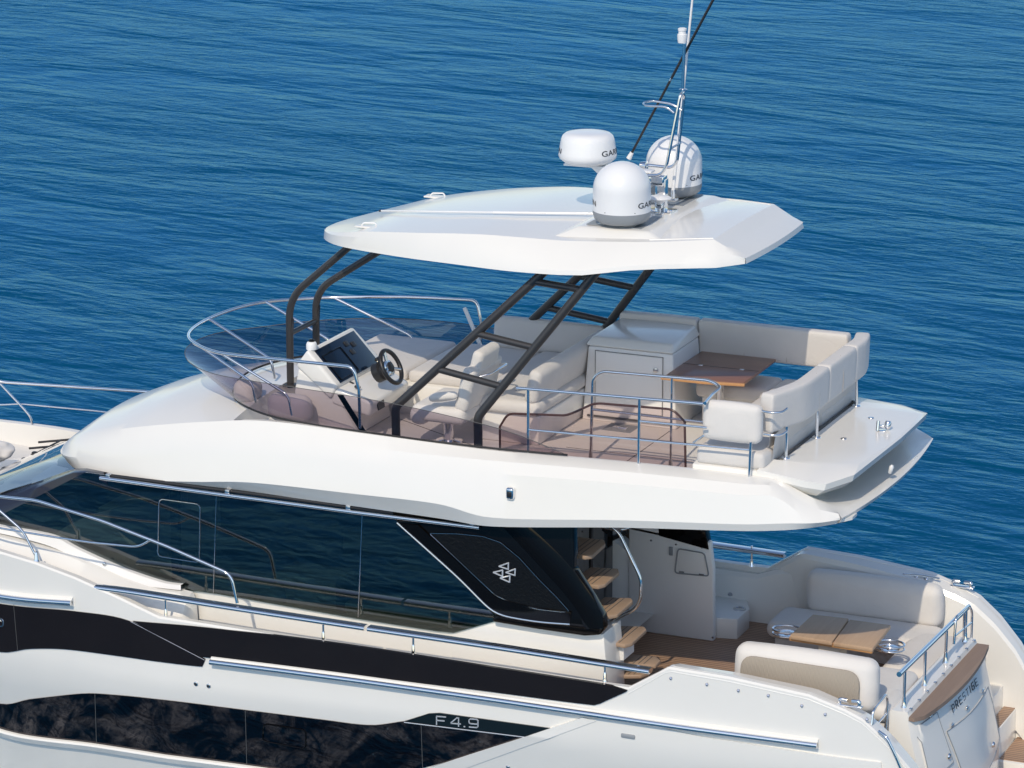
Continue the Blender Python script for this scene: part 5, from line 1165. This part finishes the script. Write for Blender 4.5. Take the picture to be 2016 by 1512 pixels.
mb = MB(); cushion(mb, ((cx0+cx1)/2, 1.76, 1.60), (cx1-cx0, .24, .50), rot('X', 6), r=.10, seg=5, puff=.02); mb.build('backrest', 'fabric_white', ss, 60)
mb = MB(); cushion(mb, ((cx0+cx1)/2-.1, 1.38, 1.30), (cx1-cx0+.34, .66, .20), r=.09, puff=.015); cushion(mb, (-.02, .80, 1.30), (.62, 1.30, .20), r=.09, puff=.015); mb.build('seat_cushion', 'fabric_white', ss, 60)
mb = MB(); mb.box(((cx0+cx1)/2-.1, 1.42, 1.12), (cx1-cx0+.2, .5, .18), bev=.02); mb.box((0, .8, 1.12), (.5, 1.3, .18), bev=.02); mb.build('sofa_base', 'fabric', ss)
# cockpit table: two leaves, chrome cup rings
tz = 1.72
ct = thing('cockpit_table', A(1655, 1262, z=CZ), 'pale folding teak table with chrome cup rings between the two cockpit sofas', 'table')
def Z(px, py, z=tz): return A(px, py, z=z)
mb = MB(); mb.prism([Z(1555, 1250), Z(1600, 1209), Z(1671, 1217), Z(1638, 1263)], (0, 0, -.05), bev=.012); mb.build('table_leaf', 'teak_pale', ct)
mb = MB(); mb.prism([Z(1640, 1264, tz-.01), Z(1673, 1219, tz-.01), Z(1754, 1230, tz-.01), Z(1718, 1276, tz-.01)], (0, 0, -.05), bev=.012); mb.build('table_leaf', 'teak_pale', ct)
mb = MB(); mb.prism([Z(1554, 1253, tz-.03), Z(1638, 1266, tz-.03), Z(1717, 1279, tz-.03), Z(1717, 1279, tz-.03)+V(0, .05, 0), Z(1554, 1253, tz-.03)+V(0, .05, 0)], (0, 0, -.05), bev=.008); mb.build('table_edge', 'teak_edge', ct)
for px, py in ((1550, 1239), (1752, 1268)):
    c = Z(px, py, tz-.06); t = MB()
    rg = [c+V(.16*math.cos(a), .13*math.sin(a), 0) for a in [2*math.pi*k/32 for k in range(32)]]; t.tube(rg, .013, 8, closed=True); t.tube([p*1+V(0, 0, -.05) for p in rg], .010, 8, closed=True)
    t.lathe([(.11, -.055), (.11, -.045), (.04, -.045), (.035, -.03), (.01, -.03)], c, 24); t.build('cup_ring', 'chrome', ct, 50)
c = Z(1640, 1248); t = MB(); t.mat('beige_interior').box(V(c.x, c.y, 1.35), (.26, .24, .60), bev=.02); t.build('table_leg', None, ct)
# fender / white cover on the foredeck
fc = thing('deck_cushion', A(5, 905, z=2.3), 'rumpled white cushion cover on the foredeck at the left edge', 'cushion')
mb = MB(); bm = bmesh.new(); bmesh.ops.create_icosphere(bm, subdivisions=4, radius=1)
for v in bm.verts:
    n_v = noise.noise(v.co*2.2)*.16; v.co = Vector((v.co.x*.26, v.co.y*.22, v.co.z*.13))*(1+n_v)
mb.bm(bm, A(-14, 888, z=2.35)); mb.build('cover', 'fabric_white', fc, 60)
